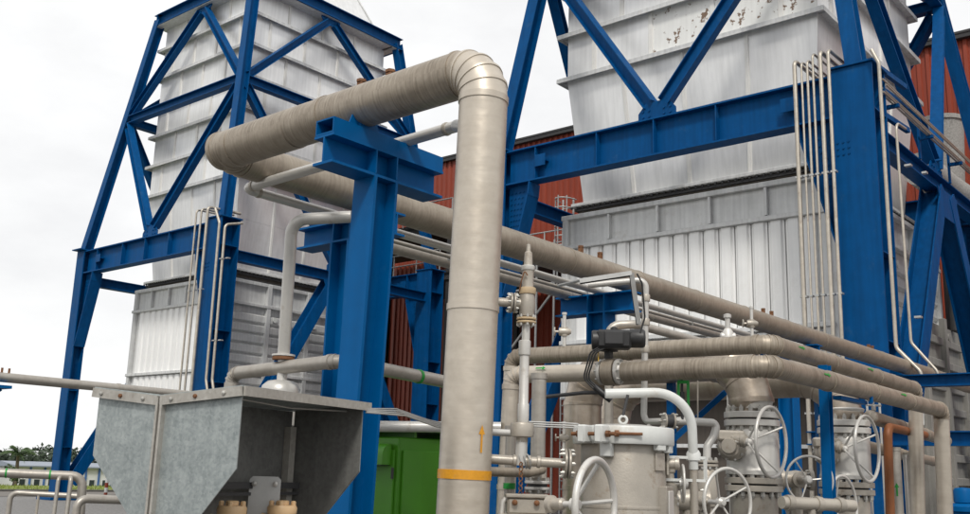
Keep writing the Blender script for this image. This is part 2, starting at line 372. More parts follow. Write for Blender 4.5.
def clad_pipe(root, pts, r, m, bend=1.5, gores=5, sect=1.0, seg=26, lip=.006):
    """insulated pipe: straight jackets with lapped seams and elbows made of mitred gores, each its own part"""
    pts = [V(p) for p in pts]; n = len(pts); cut = []
    for i in range(n):
        if 0 < i < n - 1:
            th = (pts[i - 1] - pts[i]).angle(pts[i + 1] - pts[i]); cut.append(r * bend / math.tan(th / 2))
        else: cut.append(0)
    for i in range(n - 1):
        d = (pts[i + 1] - pts[i]); L = d.length; d.normalize(); a = cut[i]; b = L - cut[i + 1]
        k = max(1, round((b - a) / sect))
        for j in range(k):
            s0 = a + (b - a) * j / k; s1 = a + (b - a) * (j + 1) / k; rj = r * (1 + random.uniform(-.004, .004))
            mb = MB().tube([pts[i] + d * s0, pts[i] + d * (s1 - .035), pts[i] + d * (s1 - .034), pts[i] + d * (s1 + .004)], [rj, rj, rj + lip, rj + lip], seg, True, random.uniform(0, 50))
            obj('jacket_section', mb, m, root)
    for i in range(1, n - 1):
        p = pts[i]; d1 = (pts[i - 1] - p).normalized(); d2 = (pts[i + 1] - p).normalized(); t = cut[i]; th = d1.angle(d2)
        bis = (d1 + d2).normalized(); c = p + bis * (t / math.cos(th / 2)); s0 = p + d1 * t - c; s1 = p + d2 * t - c; ang = s0.angle(s1); axn = s0.cross(s1).normalized()
        arc = [c + Matrix.Rotation(ang * k / gores, 3, axn) @ s0 for k in range(gores + 1)]
        for k in range(gores):
            t0 = (Matrix.Rotation(ang * k / gores, 3, axn) @ (-d1)); t1 = (Matrix.Rotation(ang * (k + 1) / gores, 3, axn) @ (-d1))
            mb = MB(); ring = []
            _, u, w_ = basis(axn)
            for (q, tt, rr) in ((arc[k], t0, r), (arc[k].lerp(arc[k + 1], .82), t0.lerp(t1, .82).normalized(), r), (arc[k].lerp(arc[k + 1], .83), t0.lerp(t1, .83).normalized(), r + lip), (arc[k + 1], t1, r + lip)):
                e1 = axn; e2 = tt.cross(axn).normalized(); base = len(mb.v); ring.append(base)
                for g in range(seg): al = 2 * PI * g / seg; mb.v.append(q + (e1 * math.cos(al) + e2 * math.sin(al)) * rr)
            vv = random.uniform(0, 30)
            for q in range(3):
                for g in range(seg):
                    g2 = (g + 1) % seg; l0 = vv + q * .05; l1 = vv + (q + 1) * .05; c0 = 2 * PI * r * g / seg; c1 = 2 * PI * r * (g + 1) / seg
                    mb.face([ring[q] + g, ring[q] + g2, ring[q + 1] + g2, ring[q + 1] + g], [(c0, l0), (c1, l0), (c1, l1), (c0, l1)])
            mb.face([ring[0] + g for g in range(seg)][::-1]); mb.face([ring[3] + g for g in range(seg)])
            obj('elbow_segment', mb, m, root)

def curved_mark(p, ax, out_dir, r, polys, lift=.003):
    """flat paint mark wrapped on a pipe: polygons in (along, arc) metres about p; out_dir points away from the axis"""
    ax = V(ax).normalized(); o_ = V(out_dir); o_ = (o_ - ax * o_.dot(ax)).normalized(); s_ = ax.cross(o_); p = V(p); mb = MB()
    for poly in polys:
        n = len(mb.v)
        for (a, c) in poly: t = c / r; mb.v.append(p + ax * a + (o_ * math.cos(t) + s_ * math.sin(t)) * (r + lift))
        mb.face([n + i for i in range(len(poly))])
    return mb
ARROW = lambda L, w_, hw: [[(0, -w_), (0, 0), (L * .66, 0), (L * .66, -w_)], [(0, 0), (0, w_), (L * .66, w_), (L * .66, 0)], [(L * .66, -hw), (L * .66, 0), (L, 0)], [(L * .66, 0), (L * .66, hw), (L, 0)]]

def handwheel(root, hub, nrm, R, r, dish=.0, spokes=3, ph=0., stem=.15, m='silver_clean', name='handwheel'):
    nrm, u, w_ = basis(nrm); hub = V(hub); c = hub + nrm * dish
    wh = obj(name, MB().torus(c, nrm, R, r, 48, 10), m, root)
    for k in range(spokes):
        a = 2 * PI * k / spokes + ph; d = u * math.cos(a) + w_ * math.sin(a)
        obj('spoke', MB().tube([hub + d * .02, c + d * R], r * .62, 8), m, wh)
    obj('hub', MB().lathe([(.01, -.02), (.032, -.02), (.034, .012), (.02, .03), (.004, .032)], hub, nrm, 14), m, wh)
    obj('stem', MB().tube([hub - nrm * stem, hub], .016, 10), m, root)
    return wh
def flange(root, c, ax, R, t, n_=12, br=.012, bl=.03, gap=.012, m='silver', name='flange'):
    """a bolted pair of flange discs with studs"""
    ax = V(ax).normalized(); c = V(c)
    for sg in (-1, 1):
        a0 = gap / 2; obj(name, MB().lathe([(R * .5, a0), (R - .004, a0), (R, a0 + .004), (R, a0 + t - .004), (R - .004, a0 + t), (R * .5, a0 + t)], c, ax * sg, 30), m, root)
    obj('gasket', MB().lathe([(R * .4, -gap / 2), (R * .78, -gap / 2), (R * .78, gap / 2), (R * .4, gap / 2)], c, ax, 20), 'dark_steel', root)
    mb = MB(); mb.hexnuts(c, ax, R * .86, n_, br, bl, gap / 2 + t); mb.hexnuts(c, -ax, R * .86, n_, br, bl, gap / 2 + t)
    stuff(obj('bolts', mb, 'bolt', root))

# ================================================================== THE SETTING
def lerp(a, b, t): return a + (b - a) * t
def sm(a, b, x): t = max(0, min(1, (x - a) / (b - a))); return t * t * (3 - 2 * t)
def gz(x, y): return -2.3 * sm(62, 74, y)
gx = [-900, -300, -100, -40, -10, 0, 10, 20, 30, 40, 50, 60, 80, 110, 180, 400, 1200]
gy = [-900, -300, -100, -40, -10, 0, 10, 20, 30, 40, 50, 58, 62, 64, 66, 68, 70, 72, 74, 80, 110, 180, 400, 1500]
mb = MB()
for y in gy:
    for x in gx: mb.v.append(V((x, y, gz(x, y))))
for j in range(len(gy) - 1):
    for i in range(len(gx) - 1): a = j * len(gx) + i; mb.face([a, a + 1, a + 1 + len(gx), a + len(gx)])
structure(obj('ground', mb, 'gravel'))
def sheet(name, x0, x1, y0, y1, z, m, ny=1):
    mb = MB()
    for j in range(ny + 1):
        y = lerp(y0, y1, j / ny)
        mb.v += [V((x0, y, gz(x0, y) + z)), V((x1, y, gz(x0, y) + z))]
    for j in range(ny): mb.face([2 * j, 2 * j + 1, 2 * j + 3, 2 * j + 2])
    return obj(name, mb, m)
structure(sheet('road', -250, 250, 44.6, 51, .012, 'road'))
structure(sheet('lawn', -300, 300, 51, 90, .008, 'grass', 24))
k = MB().box((0, 51.1, .06), (500, .15, .12), bev=.02); structure(obj('kerb', k, 'concrete'))
structure(obj('unseen_dark_pad', MB().box((7, 10, .05), (26, 36, .10), bev=.02), 'concrete'))  # out of view; widened and darkened to cut light bounced under the pipes
# grass tufts on the lawn's near strip
mb = MB()
for i in range(5200):
    x = random.uniform(12, 60); y = random.uniform(51.3, 63.5); h = random.uniform(.05, .16); a = random.uniform(0, PI); wd = .03; n = len(mb.v); z = gz(x, y)
    lx, ly = random.uniform(-.06, .06), random.uniform(-.06, .06)
    mb.v += [V((x - wd * math.cos(a), y - wd * math.sin(a), z)), V((x + wd * math.cos(a), y + wd * math.sin(a), z)), V((x + lx, y + ly, z + h))]; mb.face([n, n + 1, n + 2])
o = stuff(obj('grass', mb, 'grass')); o['label'] = 'short yellow green grass on the strip beyond the road'; o['category'] = 'grass'

# far wood: one mass of leaf clumps on the skyline
mb = MB()
for i in range(26000):
    t = random.random(); x = lerp(-10, 120, t) + random.uniform(-2, 2); y = 165 + random.uniform(-3, 8)
    top = 2.9 + .6 * math.sin(x * .31) + .5 * math.sin(x * .83 + 1) + .3 * math.sin(x * 1.9)
    z = -2.3 + (top + 2.0) * random.random() ** .6 + random.uniform(-.2, .5); s_ = random.uniform(.2, .5); n = len(mb.v)
    a, b = V((random.gauss(0, 1), random.gauss(0, 1), random.gauss(0, 1))).normalized(), V((random.gauss(0, 1), random.gauss(0, 1), random.gauss(0, 1))).normalized()
    c = V((x, y, z)); mb.v += [c - a * s_, c + b * s_, c + a * s_, c - b * s_ * .7]; mb.face([n, n + 1, n + 2, n + 3])
for i in range(60):
    x = lerp(-10, 120, i / 59) + random.uniform(-.8, .8); y = 168 + random.uniform(-4, 8); mb.tube([(x, y, -2.3), (x + random.uniform(-.4, .4), y, 1.2)], [.18, .08], 5)
o = stuff(obj('wood', mb, 'leaf_far')); o['label'] = 'dark green wood along the skyline beyond the road'; o['category'] = 'wood'

def leaf_tree(name, label, base, h, rad, nleaf, m='leaf', group=None, low=.3, ls=.16):
    t = thing(name, label, 'tree', base, group); b = V(base)
    mb = MB().tube([b, b + V((.05, .03, h * .35)), b + V((-.04, .1, h * .62))], [h * .035, h * .026, h * .012], 8)
    cl = []
    for i in range(9):
        a = random.uniform(0, 2 * PI); rr = rad * random.uniform(.35, .8); c = b + V((rr * math.cos(a), rr * math.sin(a), h * random.uniform(low + .15, .92))); cl.append((c, rad * random.uniform(.3, .5)))
        mb.tube([b + V((0, 0, h * random.uniform(.25, .5))), b.lerp(c, .6) + V((0, 0, .1)), c], [h * .014, h * .01, h * .004], 5)
    obj('trunk', mb, 'trunk', t)
    mb = MB()
    for i in range(nleaf):
        c, r_ = random.choice(cl); d = V((random.gauss(0, 1), random.gauss(0, 1), random.gauss(0, .8))); d = d.normalized() * r_ * random.random() ** .4; p = c + d
        a, e_ = V((random.gauss(0, 1), random.gauss(0, 1), random.gauss(0, 1))).normalized(), V((random.gauss(0, 1), random.gauss(0, 1), random.gauss(0, 1))).normalized()
        s_ = ls * random.uniform(.5, 1.2); n = len(mb.v); mb.v += [p - a * s_, p + e_ * s_ * .6, p + a * s_, p - e_ * s_ * .6]; mb.face([n, n + 1, n + 2, n + 3])
    obj('crown', mb, m, t); return t
leaf_tree('broadleaf_tree', 'rounded dark green tree standing behind the low blue and white sheds', (53.5, 97, -2.3), 3.7, 2.3, 4200, ls=.11)
leaf_tree('broadleaf_tree', 'low dark green tree to the right of the palm', (46.5, 95, -2.3), 3.3, 2.2, 4200, ls=.11)
leaf_tree('shrub', 'small pale green shrub on the lawn in front of the palm', (28.9, 62.2, 0), 1.25, .55, 500, 'palm_leaf', None, .0, .09)

def palm(base, h, L, nf, label):
    t = thing('palm_tree', label, 'palm tree', base); b = V(base)
    obj('trunk', MB().tube([b, b + V((.1, 0, h * .5)), b + V((.05, .05, h))], [.17, .13, .11], 9), 'trunk', t)
    top = b + V((.05, .05, h))
    for i in range(nf):
        a = 2 * PI * i / nf + random.uniform(-.2, .2); el = random.uniform(.1, 1.25); d = V((math.cos(a), math.sin(a), 0)); mb = MB(); pts = []
        for s_ in range(7):
            u_ = s_ / 6; pts.append(top + d * L * u_ * math.cos(el) + V((0, 0, L * (u_ * math.sin(el) - .55 * u_ * u_))))
        mb.tube(pts, [.02] * 6 + [.005], 4); sdv = V((-d.y, d.x, 0))
        for s_ in range(14):
            u_ = (s_ + 1) / 15 * 6; i0 = min(int(u_), 5); p = pts[i0].lerp(pts[i0 + 1], u_ - i0); ll = L * .36 * math.sin(PI * (.15 + .8 * u_ / 6))
            for sg in (-1, 1):
                tip = p + sdv * sg * ll * .8 + d * ll * .35 - V((0, 0, ll * .35)); n = len(mb.v); wv = d * .035; mb.v += [p - wv, p + wv, tip]; mb.face([n, n + 1, n + 2])
        obj('frond', mb, 'palm_leaf', t)
palm((32.6, 70.0, -1.7), 3.6, 1.55, 24, 'feathery palm tree at the left edge above the low pipes')

def shed(label, x0, x1, y, d, h, m, roof):
    b = V(((x0 + x1) / 2, y, gz(0, y))); t = thing('shed', label, 'shed', b); z = b.z
    obj('wall', MB().box(b + V((0, d / 2, h / 2)), (x1 - x0, d, h)), m, t)
    obj('roof', MB().prism([(-.3, 0), (d + .3, 0), (d + .3, .1), (d / 2, .42), (-.3, .1)], (x0 - .2, y, z + h), (0, 1, 0), (0, 0, 1), (1, 0, 0), 0, x1 - x0 + .4), roof, t)
    k = max(2, int((x1 - x0) / 1.1))
    for i in range(k):
        xx = lerp(x0, x1, (i + .5) / k)
        f = obj('window', MB().box((xx, y - .03, z + h * .62), (.55, .06, .7)), 'far_white', t); obj('pane', MB().box((xx, y - .065, z + h * .62), (.44, .02, .58)), 'glass_dark', f)
        obj('post', MB().box((xx + (x1 - x0) / k / 2, y - .05, z + h / 2), (.14, .1, h)), 'far_blue', t)
shed('long low blue and white shed far behind the left steel column', 36.8, 52, 79, 5, 3.3, 'far_white', 'far_roof')
shed('low white shed behind the palm tree at the left edge', 27, 35.2, 80, 4, 3.1, 'far_white', 'far_white')

# ------------------------------------------------------------------ red clad hall behind everything
b = thing('clad_hall', 'long red corrugated metal hall with dark roof edge behind the boilers', 'building', (40, 14, 0))
mb = MB(); pitch = .36; y0, y1, ztop = -20, 44, 19.3; n_ = int((y1 - y0) / pitch)
for i in range(n_):
    ya = y0 + i * pitch; prof = [(ya, 0), (ya + .12, 0), (ya + .16, -.07), (ya + .30, -.07), (ya + .34, 0)]
    if i == n_ - 1: prof.append((ya + pitch, 0))
    for (yy, xx) in prof: mb.v.append(V((40 + xx, yy, 0))); mb.v.append(V((40 + xx, yy, ztop)))
for i in range(len(mb.v) // 2 - 1): a = 2 * i; mb.face([a + 2, a, a + 1, a + 3])
obj('cladding', mb, 'red', b, angle=20)
obj('side_wall', MB().box((50.1, 44.05, 9.6), (20.2, .1, 19.2)), 'red', b); obj('side_wall', MB().box((50.1, -20.1, 9.6), (20.2, .1, 19.2)), 'red', b)
obj('roof', MB().box((50, 12, 19.45), (20.6, 64.4, .1)), 'dark_steel', b)
obj('roof_edge', MB().box((39.85, 12, 19.33), (.24, 64.5, .26), bev=.02), 'dark_steel', b)

# ------------------------------------------------------------------ twin boiler towers
TW, TD, TX = 10.3, 11.5, 21.1
ZB = 10.78          # top of the main portal beams
def tower(Y0, label):
    t = thing('steel_tower', label, 'steel frame', (TX, Y0, 0), 'blue steel towers round the boiler ducts')
    P = lambda x, y, z: V((TX + x, Y0 + y, z))
    for cx in (0, TD):
        for cy in (0, TW):
            cw_ = .92 if cy == 0 else .62
            mb = MB().hbeam(P(cx, cy, .1), P(cx, cy, ZB - .02), .86 if cy == 0 else .50, cw_, .05, .04, up=(1, 0, 0))
            c = obj('column', mb, 'blue', t)
            for z in (2.2, 4.6, 6.5, 9.72): obj('stiffener', MB().box(P(cx, cy, z), (.74 if cy == 0 else .39, cw_ - .02, .03)), 'blue', c)
            if cy == 0:
                bb_ = MB()
                for i_ in range(3):
                    for j_ in range(3): bb_.lathe([(.028, 0), (.026, .02)], P(cx - .43, .12 + .12 * i_, 8.75 + .14 * j_), (-1, 0, 0), 6)
                stuff(obj('bolts', bb_, 'blue', c))
            obj('base_plate', MB().box(P(cx, cy, .06), (1.2, 1.25, .12), bev=.01), 'blue', c)
            obj('cap_plate', MB().box(P(cx, cy, ZB + .012), (.98, cw_ + .1, .05), bev=.005), 'blue', c)
    for cx in (0, TD):                                   # portal beams and their haunches
        m_ = obj('portal_beam', MB().hbeam(P(cx, .47, ZB - .55), P(cx, TW - .32, ZB - .55), 1.02, .44, .045, .03), 'blue', t)
        for yy in (1.35, 3.4, TW / 2, TW - 3.4, TW - 1.35):
            for sx in (-1, 1): obj('stiffener', MB().box(P(cx + sx * .115, yy, ZB - .55), (.19, .03, .91)), 'blue', m_)
        for yy in (1.55, TW - 1.55): obj('splice_plate', MB().box(P(cx - .24, yy, ZB - .52), (.02, .36, .34), bev=.004).box(P(cx - .13, yy, ZB - .52), (.22, .30, .03)), 'blue', m_)
        for sg, yb in ((1, .462), (-1, TW - .312)):
            hm = MB()
            for (wx, thk) in ((0, .04),):
                poly = [(0, 9.71), (sg * .86, 9.71), (sg * .80, 9.3), (sg * .02, 6.5), (0, 6.5)]
                hm.prism(poly if sg > 0 else poly[::-1], P(cx, yb, 0), (0, 1, 0), (0, 0, 1), (1, 0, 0), -.02, .02)
            d = V((0, sg * .80, 0)); hm.bar(P(cx, yb + sg * .02, 6.5), P(cx, yb + sg * .83, 9.35), .5, .04, up=(0, sg, -.3)); hm.bar(P(cx, yb + sg * .83, 9.32), P(cx, yb + sg * .87, 9.70), .5, .04, up=(0, sg, -.1))
            obj('haunch', hm, 'blue', t)
            bm_ = MB()
            for i in range(4):
                for j in range(9): bm_.lathe([(.022, 0), (.022, .02)], P(cx - .03, yb + sg * (.1 + .14 * i * (1 - j * .07)), 9.5 - .16 * j), (-1, 0, 0), 6)
            stuff(obj('bolts', bm_, 'blue', t))
    for cy in (0, TW):                                   # side struts with a chevron brace down to the column feet
        obj('side_beam', MB().hbeam(P(.44, cy, 9.48), P(TD - .44, cy, 9.48), .42, .36, .03, .025), 'blue', t)
        for xx in (0, TD):
            obj('chevron_brace', MB().hbeam(P(5.75 + (-.35 if xx == 0 else .35), cy, 9.25), P(xx + (.42 if xx == 0 else -.42), cy, .7), .55, .50, .04, .03, up=(0, 1, 0)), 'blue', t)
        obj('gusset_plate', MB().prism([(-.9, 0), (.9, 0), (.55, -.75), (-.55, -.75)], P(5.75, cy, 9.27), (1, 0, 0), (0, 0, 1), (0, 1, 0), -.26, -.235), 'blue', t)
    S1, ZM, S2, ZT = .82, 17.0, 1.5, 22.05
    corners = ((0, 0, 1, 1), (0, TW, 1, -1), (TD, TW, -1, -1), (TD, 0, -1, 1))
    A = [P(x, y, ZB + .03) for x, y, _, _ in corners]; M_ = [P(x + sx * S1, y + sy * S1, ZM) for x, y, sx, sy in corners]; T_ = [P(x + sx * S2, y + sy * S2, ZT) for x, y, sx, sy in corners]
    for i in range(4): obj('leg', MB().hbeam(A[i], T_[i], .40, .38, .03, .025, up=(1, 0, 0)), 'blue', t)
    for i in range(4):
        j = (i + 1) % 4; d = (M_[j] - M_[i]).normalized()
        obj('middle_ring_beam', MB().hbeam(M_[i] + d * .2, M_[j] - d * .2, .36, .34, .03, .025), 'blue', t)
        obj('top_ring_beam', MB().hbeam(T_[i] - d * .2, T_[j] + d * .2 * 0, .58, .42, .035, .03), 'blue', t)
        mid = (T_[i] + T_[j]) / 2 - V((0, 0, .35)); low = (A[i] + A[j]) / 2; low.z = ZB + .12 if i in (0, 2) else 9.85
        if i in (1, 3): low.z = 9.85
        for c in (i, j):
            cc = M_[c] + (mid - M_[c]).normalized() * .35
            obj('brace', MB().hbeam(cc, mid + (M_[c] - mid).normalized() * .3, .30, .30, .025, .02), 'blue', t)
            cc = M_[c] + (low - M_[c]).normalized() * .35
            obj('brace', MB().hbeam(cc, low + (M_[c] - low).normalized() * .35, .32, .32, .025, .02), 'blue', t)
        nrm = V((0, 0, 1)).cross(d); 
        for (q, h_) in ((mid, -.1), (low, .18)):
            g = obj('gusset_plate', MB().prism([(-.55, -.28), (.55, -.28), (.55, 0), (.32, .26), (-.32, .26), (-.55, 0)], q + V((0, 0, h_ * .5)), d, (0, 0, 1 if h_ > 0 else -1), nrm, -.02, .02), 'blue', t)
            gm = MB()
            for a_ in (-.4, -.22, .22, .4):
                for bb in (-.12, .04):
                    for sd_ in (1, -1): gm.lathe([(.03, .02), (.03, .05)], q + V((0, 0, h_ * .5)) + d * a_ + V((0, 0, bb)), nrm * sd_, 6)
            stuff(obj('bolts', gm, 'blue', g))
    return t

def duct(Y0, da, db, label, peel=False):
    """panelled exhaust duct: box with shelf bands and staggered ribs, hopper bottom, flange collar"""
    x0, x1, y0, y1 = TX + 1.85, TX + 9.6, Y0 + da, Y0 + db; zh, dz, nb = 13.45, 1.44, 6
    t = thing('exhaust_duct', label, 'duct', ((x0 + x1) / 2, (y0 + y1) / 2, 8.9), 'panelled exhaust ducts inside the towers')
    obj('core', MB().box(((x0 + x1) / 2, (y0 + y1) / 2, (zh + 22.1) / 2), (x1 - x0 - .1, y1 - y0 - .1, 22.1 - zh)), 'silo', t)
    faces = [((x0, y1), (0, -1, 0), (-1, 0, 0), y1 - y0), ((x0, y0), (1, 0, 0), (0, -1, 0), x1 - x0), ((x1, y0), (0, 1, 0), (1, 0, 0), y1 - y0), ((x1, y1), (-1, 0, 0), (0, 1, 0), x1 - x0)]
    cache = {}
    for fi, (o_, dr, nr, L) in enumerate(faces):
        dr, nr = V(dr), V(nr); o3 = V((*o_, 0))
        for k in range(nb):
            z0 = zh + k * dz; z1 = min(z0 + dz, 22.1); cuts = [0, .25, .5, .75, 1] if k % 2 else [0, .125, .375, .625, .875, 1]
            for a, c in zip(cuts[:-1], cuts[1:]):
                mm = 'silo_peel' if peel and fi == 0 and k in (0, 1) and a > .3 else 'silo'
                key = (fi % 2, round(c - a, 3), mm)
                if key not in cache: cache[key] = bare(MB().box((0, 0, 0), ((c - a) * L - .012, .05, dz - .02), (1, 0, 0), (0, 1, 0), (0, 0, 1), .006), 'panel', mm)
                p = o3 + dr * L * (a + c) / 2 + nr * (-.03) + V((0, 0, (z0 + z1) / 2 + .0)); ang = math.atan2(dr.y, dr.x)
                inst('panel', cache[key], t, p, (random.uniform(-.002, .002), 0, ang + random.uniform(-.002, .002)))
            for c in cuts[1:-1]:
                key = ('rib',)
                if key not in cache: cache[key] = bare(MB().box((0, 0, 0), (.13, .05, dz - .09), bev=.008), 'rib', 'rib')
                inst('rib', cache[key], t, o3 + dr * L * c + nr * .012 + V((0, 0, (z0 + z1) / 2)), (0, 0, math.atan2(dr.y, dr.x)))
        for k in range(nb):
            z0 = zh + k * dz; mb = MB(); e_ = .24
            mb.box(o3 + dr * L / 2 + nr * (e_ / 2 - .05) + V((0, 0, z0)), (L + (2 * e_ if fi % 2 == 0 else 0) - .1 * (fi % 2), e_ + .1, .05), dr, nr, (0, 0, 1), .006)
            mb.box(o3 + dr * L / 2 + nr * (e_ - .012) + V((0, 0, z0 - .06)), (L + (2 * e_ if fi % 2 == 0 else .4), .02, .10), dr, nr, (0, 0, 1))
            obj('shelf_band', mb, 'casing_frame', t)
    # hopper
    bx0, bx1, by0, by1, zb = x0 + .42, x1 - .42, y0 + .38, y1 - .35, 9.56
    top = [V((x0, y1, zh)), V((x0, y0, zh)), V((x1, y0, zh)), V((x1, y1, zh))]; bot = [V((bx0, by1, zb)), V((bx0, by0, zb)), V((bx1, by0, zb)), V((bx1, by1, zb))]
    for i in range(4):
        j = (i + 1) % 4; a, b_, c, d = top[i], top[j], bot[j], bot[i]; n = (b_ - a).cross(d - a).normalized(); L = (b_ - a).length
        if n.dot((a + c) / 2 - V(((x0 + x1) / 2, (y0 + y1) / 2, 11))) < 0: n = -n
        cuts = [0, .25, .5, .75, 1]
        for (v0, v1) in ((0, .47), (.47, 1)):
            for q in range(4):
                u0, u1 = cuts[q], cuts[q + 1]; pp = []
                for (u_, v_) in ((u0, v0), (u1, v0), (u1, v1), (u0, v1)): pp.append(a.lerp(b_, u_).lerp(d.lerp(c, u_), v_))
                cen = sum(pp, V()) / 4; pp = [cen + (p_ - cen) * .997 for p_ in pp]
                mb = MB(); mb.v += [p_ - n * .06 for p_ in pp] + [p_ for p_ in pp]
                for f_ in ((0, 1, 2, 3), (7, 6, 5, 4), (0, 4, 5, 1), (1, 5, 6, 2), (2, 6, 7, 3), (3, 7, 4, 0)): mb.face(f_)
                obj('hopper_panel', mb, 'silo', t)
        for q in cuts[1:-1]: obj('rib', MB().bar(a.lerp(b_, q).lerp(d.lerp(c, q), .02) + n * .015, a.lerp(b_, q).lerp(d.lerp(c, q), .98) + n * .015, .10, .05, up=n), 'rib', t)
    # collar with its dark bellows
    obj('collar', MB().box(((x0 + x1) / 2, (y0 + y1) / 2, 9.50), (x1 - x0 - .2, y1 - y0 - .2, .10), bev=.015), 'casing_frame', t)
    obj('bellows', MB().box(((x0 + x1) / 2, (y0 + y1) / 2, 9.215), (x1 - x0 - .55, y1 - y0 - .55, .47)), 'grimy', t)
    obj('bellows_rail', MB().box(((x0 + x1) / 2, (y0 + y1) / 2, 9.36), (x1 - x0 - .36, y1 - y0 - .36, .07)), 'dark_steel', t)
    obj('bellows_rail', MB().box(((x0 + x1) / 2, (y0 + y1) / 2, 9.16), (x1 - x0 - .36, y1 - y0 - .36, .06)), 'dark_steel', t)
    bm_ = MB()
    for i in range(40):
        yy = lerp(y0, y1, (i + .5) / 40); bm_.box((x0 + .16, yy, 9.42), (.06, .05, .05)); 
        xx = lerp(x0, x1, (i + .5) / 40); bm_.box((xx, y0 + .16, 9.42), (.05, .06, .05))
    stuff(obj('bolts', bm_, 'dark_steel', t))
    gy = Y0 + TW / 2
    obj('soffit', MB().box((TX + 1.6, gy, 21.74), (.55, TW - 2.7, .03)), 'casing_frame', t); obj('soffit', MB().box((TX + TD - 1.75, gy, 21.74), (.55, TW - 2.7, .03)), 'casing_frame', t)
    obj('soffit', MB().box(((x0 + x1) / 2, (y0 + Y0 + 1.6) / 2 - .02, 21.74), (x1 - x0 - .02, abs(y0 - Y0 - 1.6) + .45, .03)), 'casing_frame', t); obj('soffit', MB().box(((x0 + x1) / 2, (y1 + Y0 + TW - 1.6) / 2 + .02, 21.74), (x1 - x0 - .02, abs(Y0 + TW - 1.6 - y1) + .45, .03)), 'casing_frame', t)
    # pyramid cap above the ring beam, up into the stack
    cx, cy = (x0 + x1) / 2, (y0 + y1) / 2; q0 = [V((x0 + .05, y1 - .05, 22.12)), V((x0 + .05, y0 + .05, 22.12)), V((x1 - .05, y0 + .05, 22.12)), V((x1 - .05, y1 - .05, 22.12))]
    q1 = [V((cx - 1.6, cy + 1.6, 26.5)), V((cx - 1.6, cy - 1.6, 26.5)), V((cx + 1.6, cy - 1.6, 26.5)), V((cx + 1.6, cy + 1.6, 26.5))]
    for i in range(4):
        j = (i + 1) % 4
        for u0, u1 in ((0, .5), (.5, 1)):
            mb = MB(); mb.v += [q0[i].lerp(q0[j], u0), q0[i].lerp(q0[j], u1), q1[i].lerp(q1[j], u1), q1[i].lerp(q1[j], u0)]; mb.face([0, 1, 2, 3]); obj('cap_panel', mb, 'silo', t)
        obj('rib', MB().bar(q0[i].lerp(q0[j], .5), q1[i].lerp(q1[j], .5), .1, .06), 'rib', t)
        obj('edge_trim', MB().bar(q0[i], q1[i], .12, .06), 'casing_frame', t)
    obj('stack', MB().lathe([(1.9, 26.45), (1.9, 34)], (cx, cy, 0), (0, 0, 1), 32), 'silo', t)
    return t

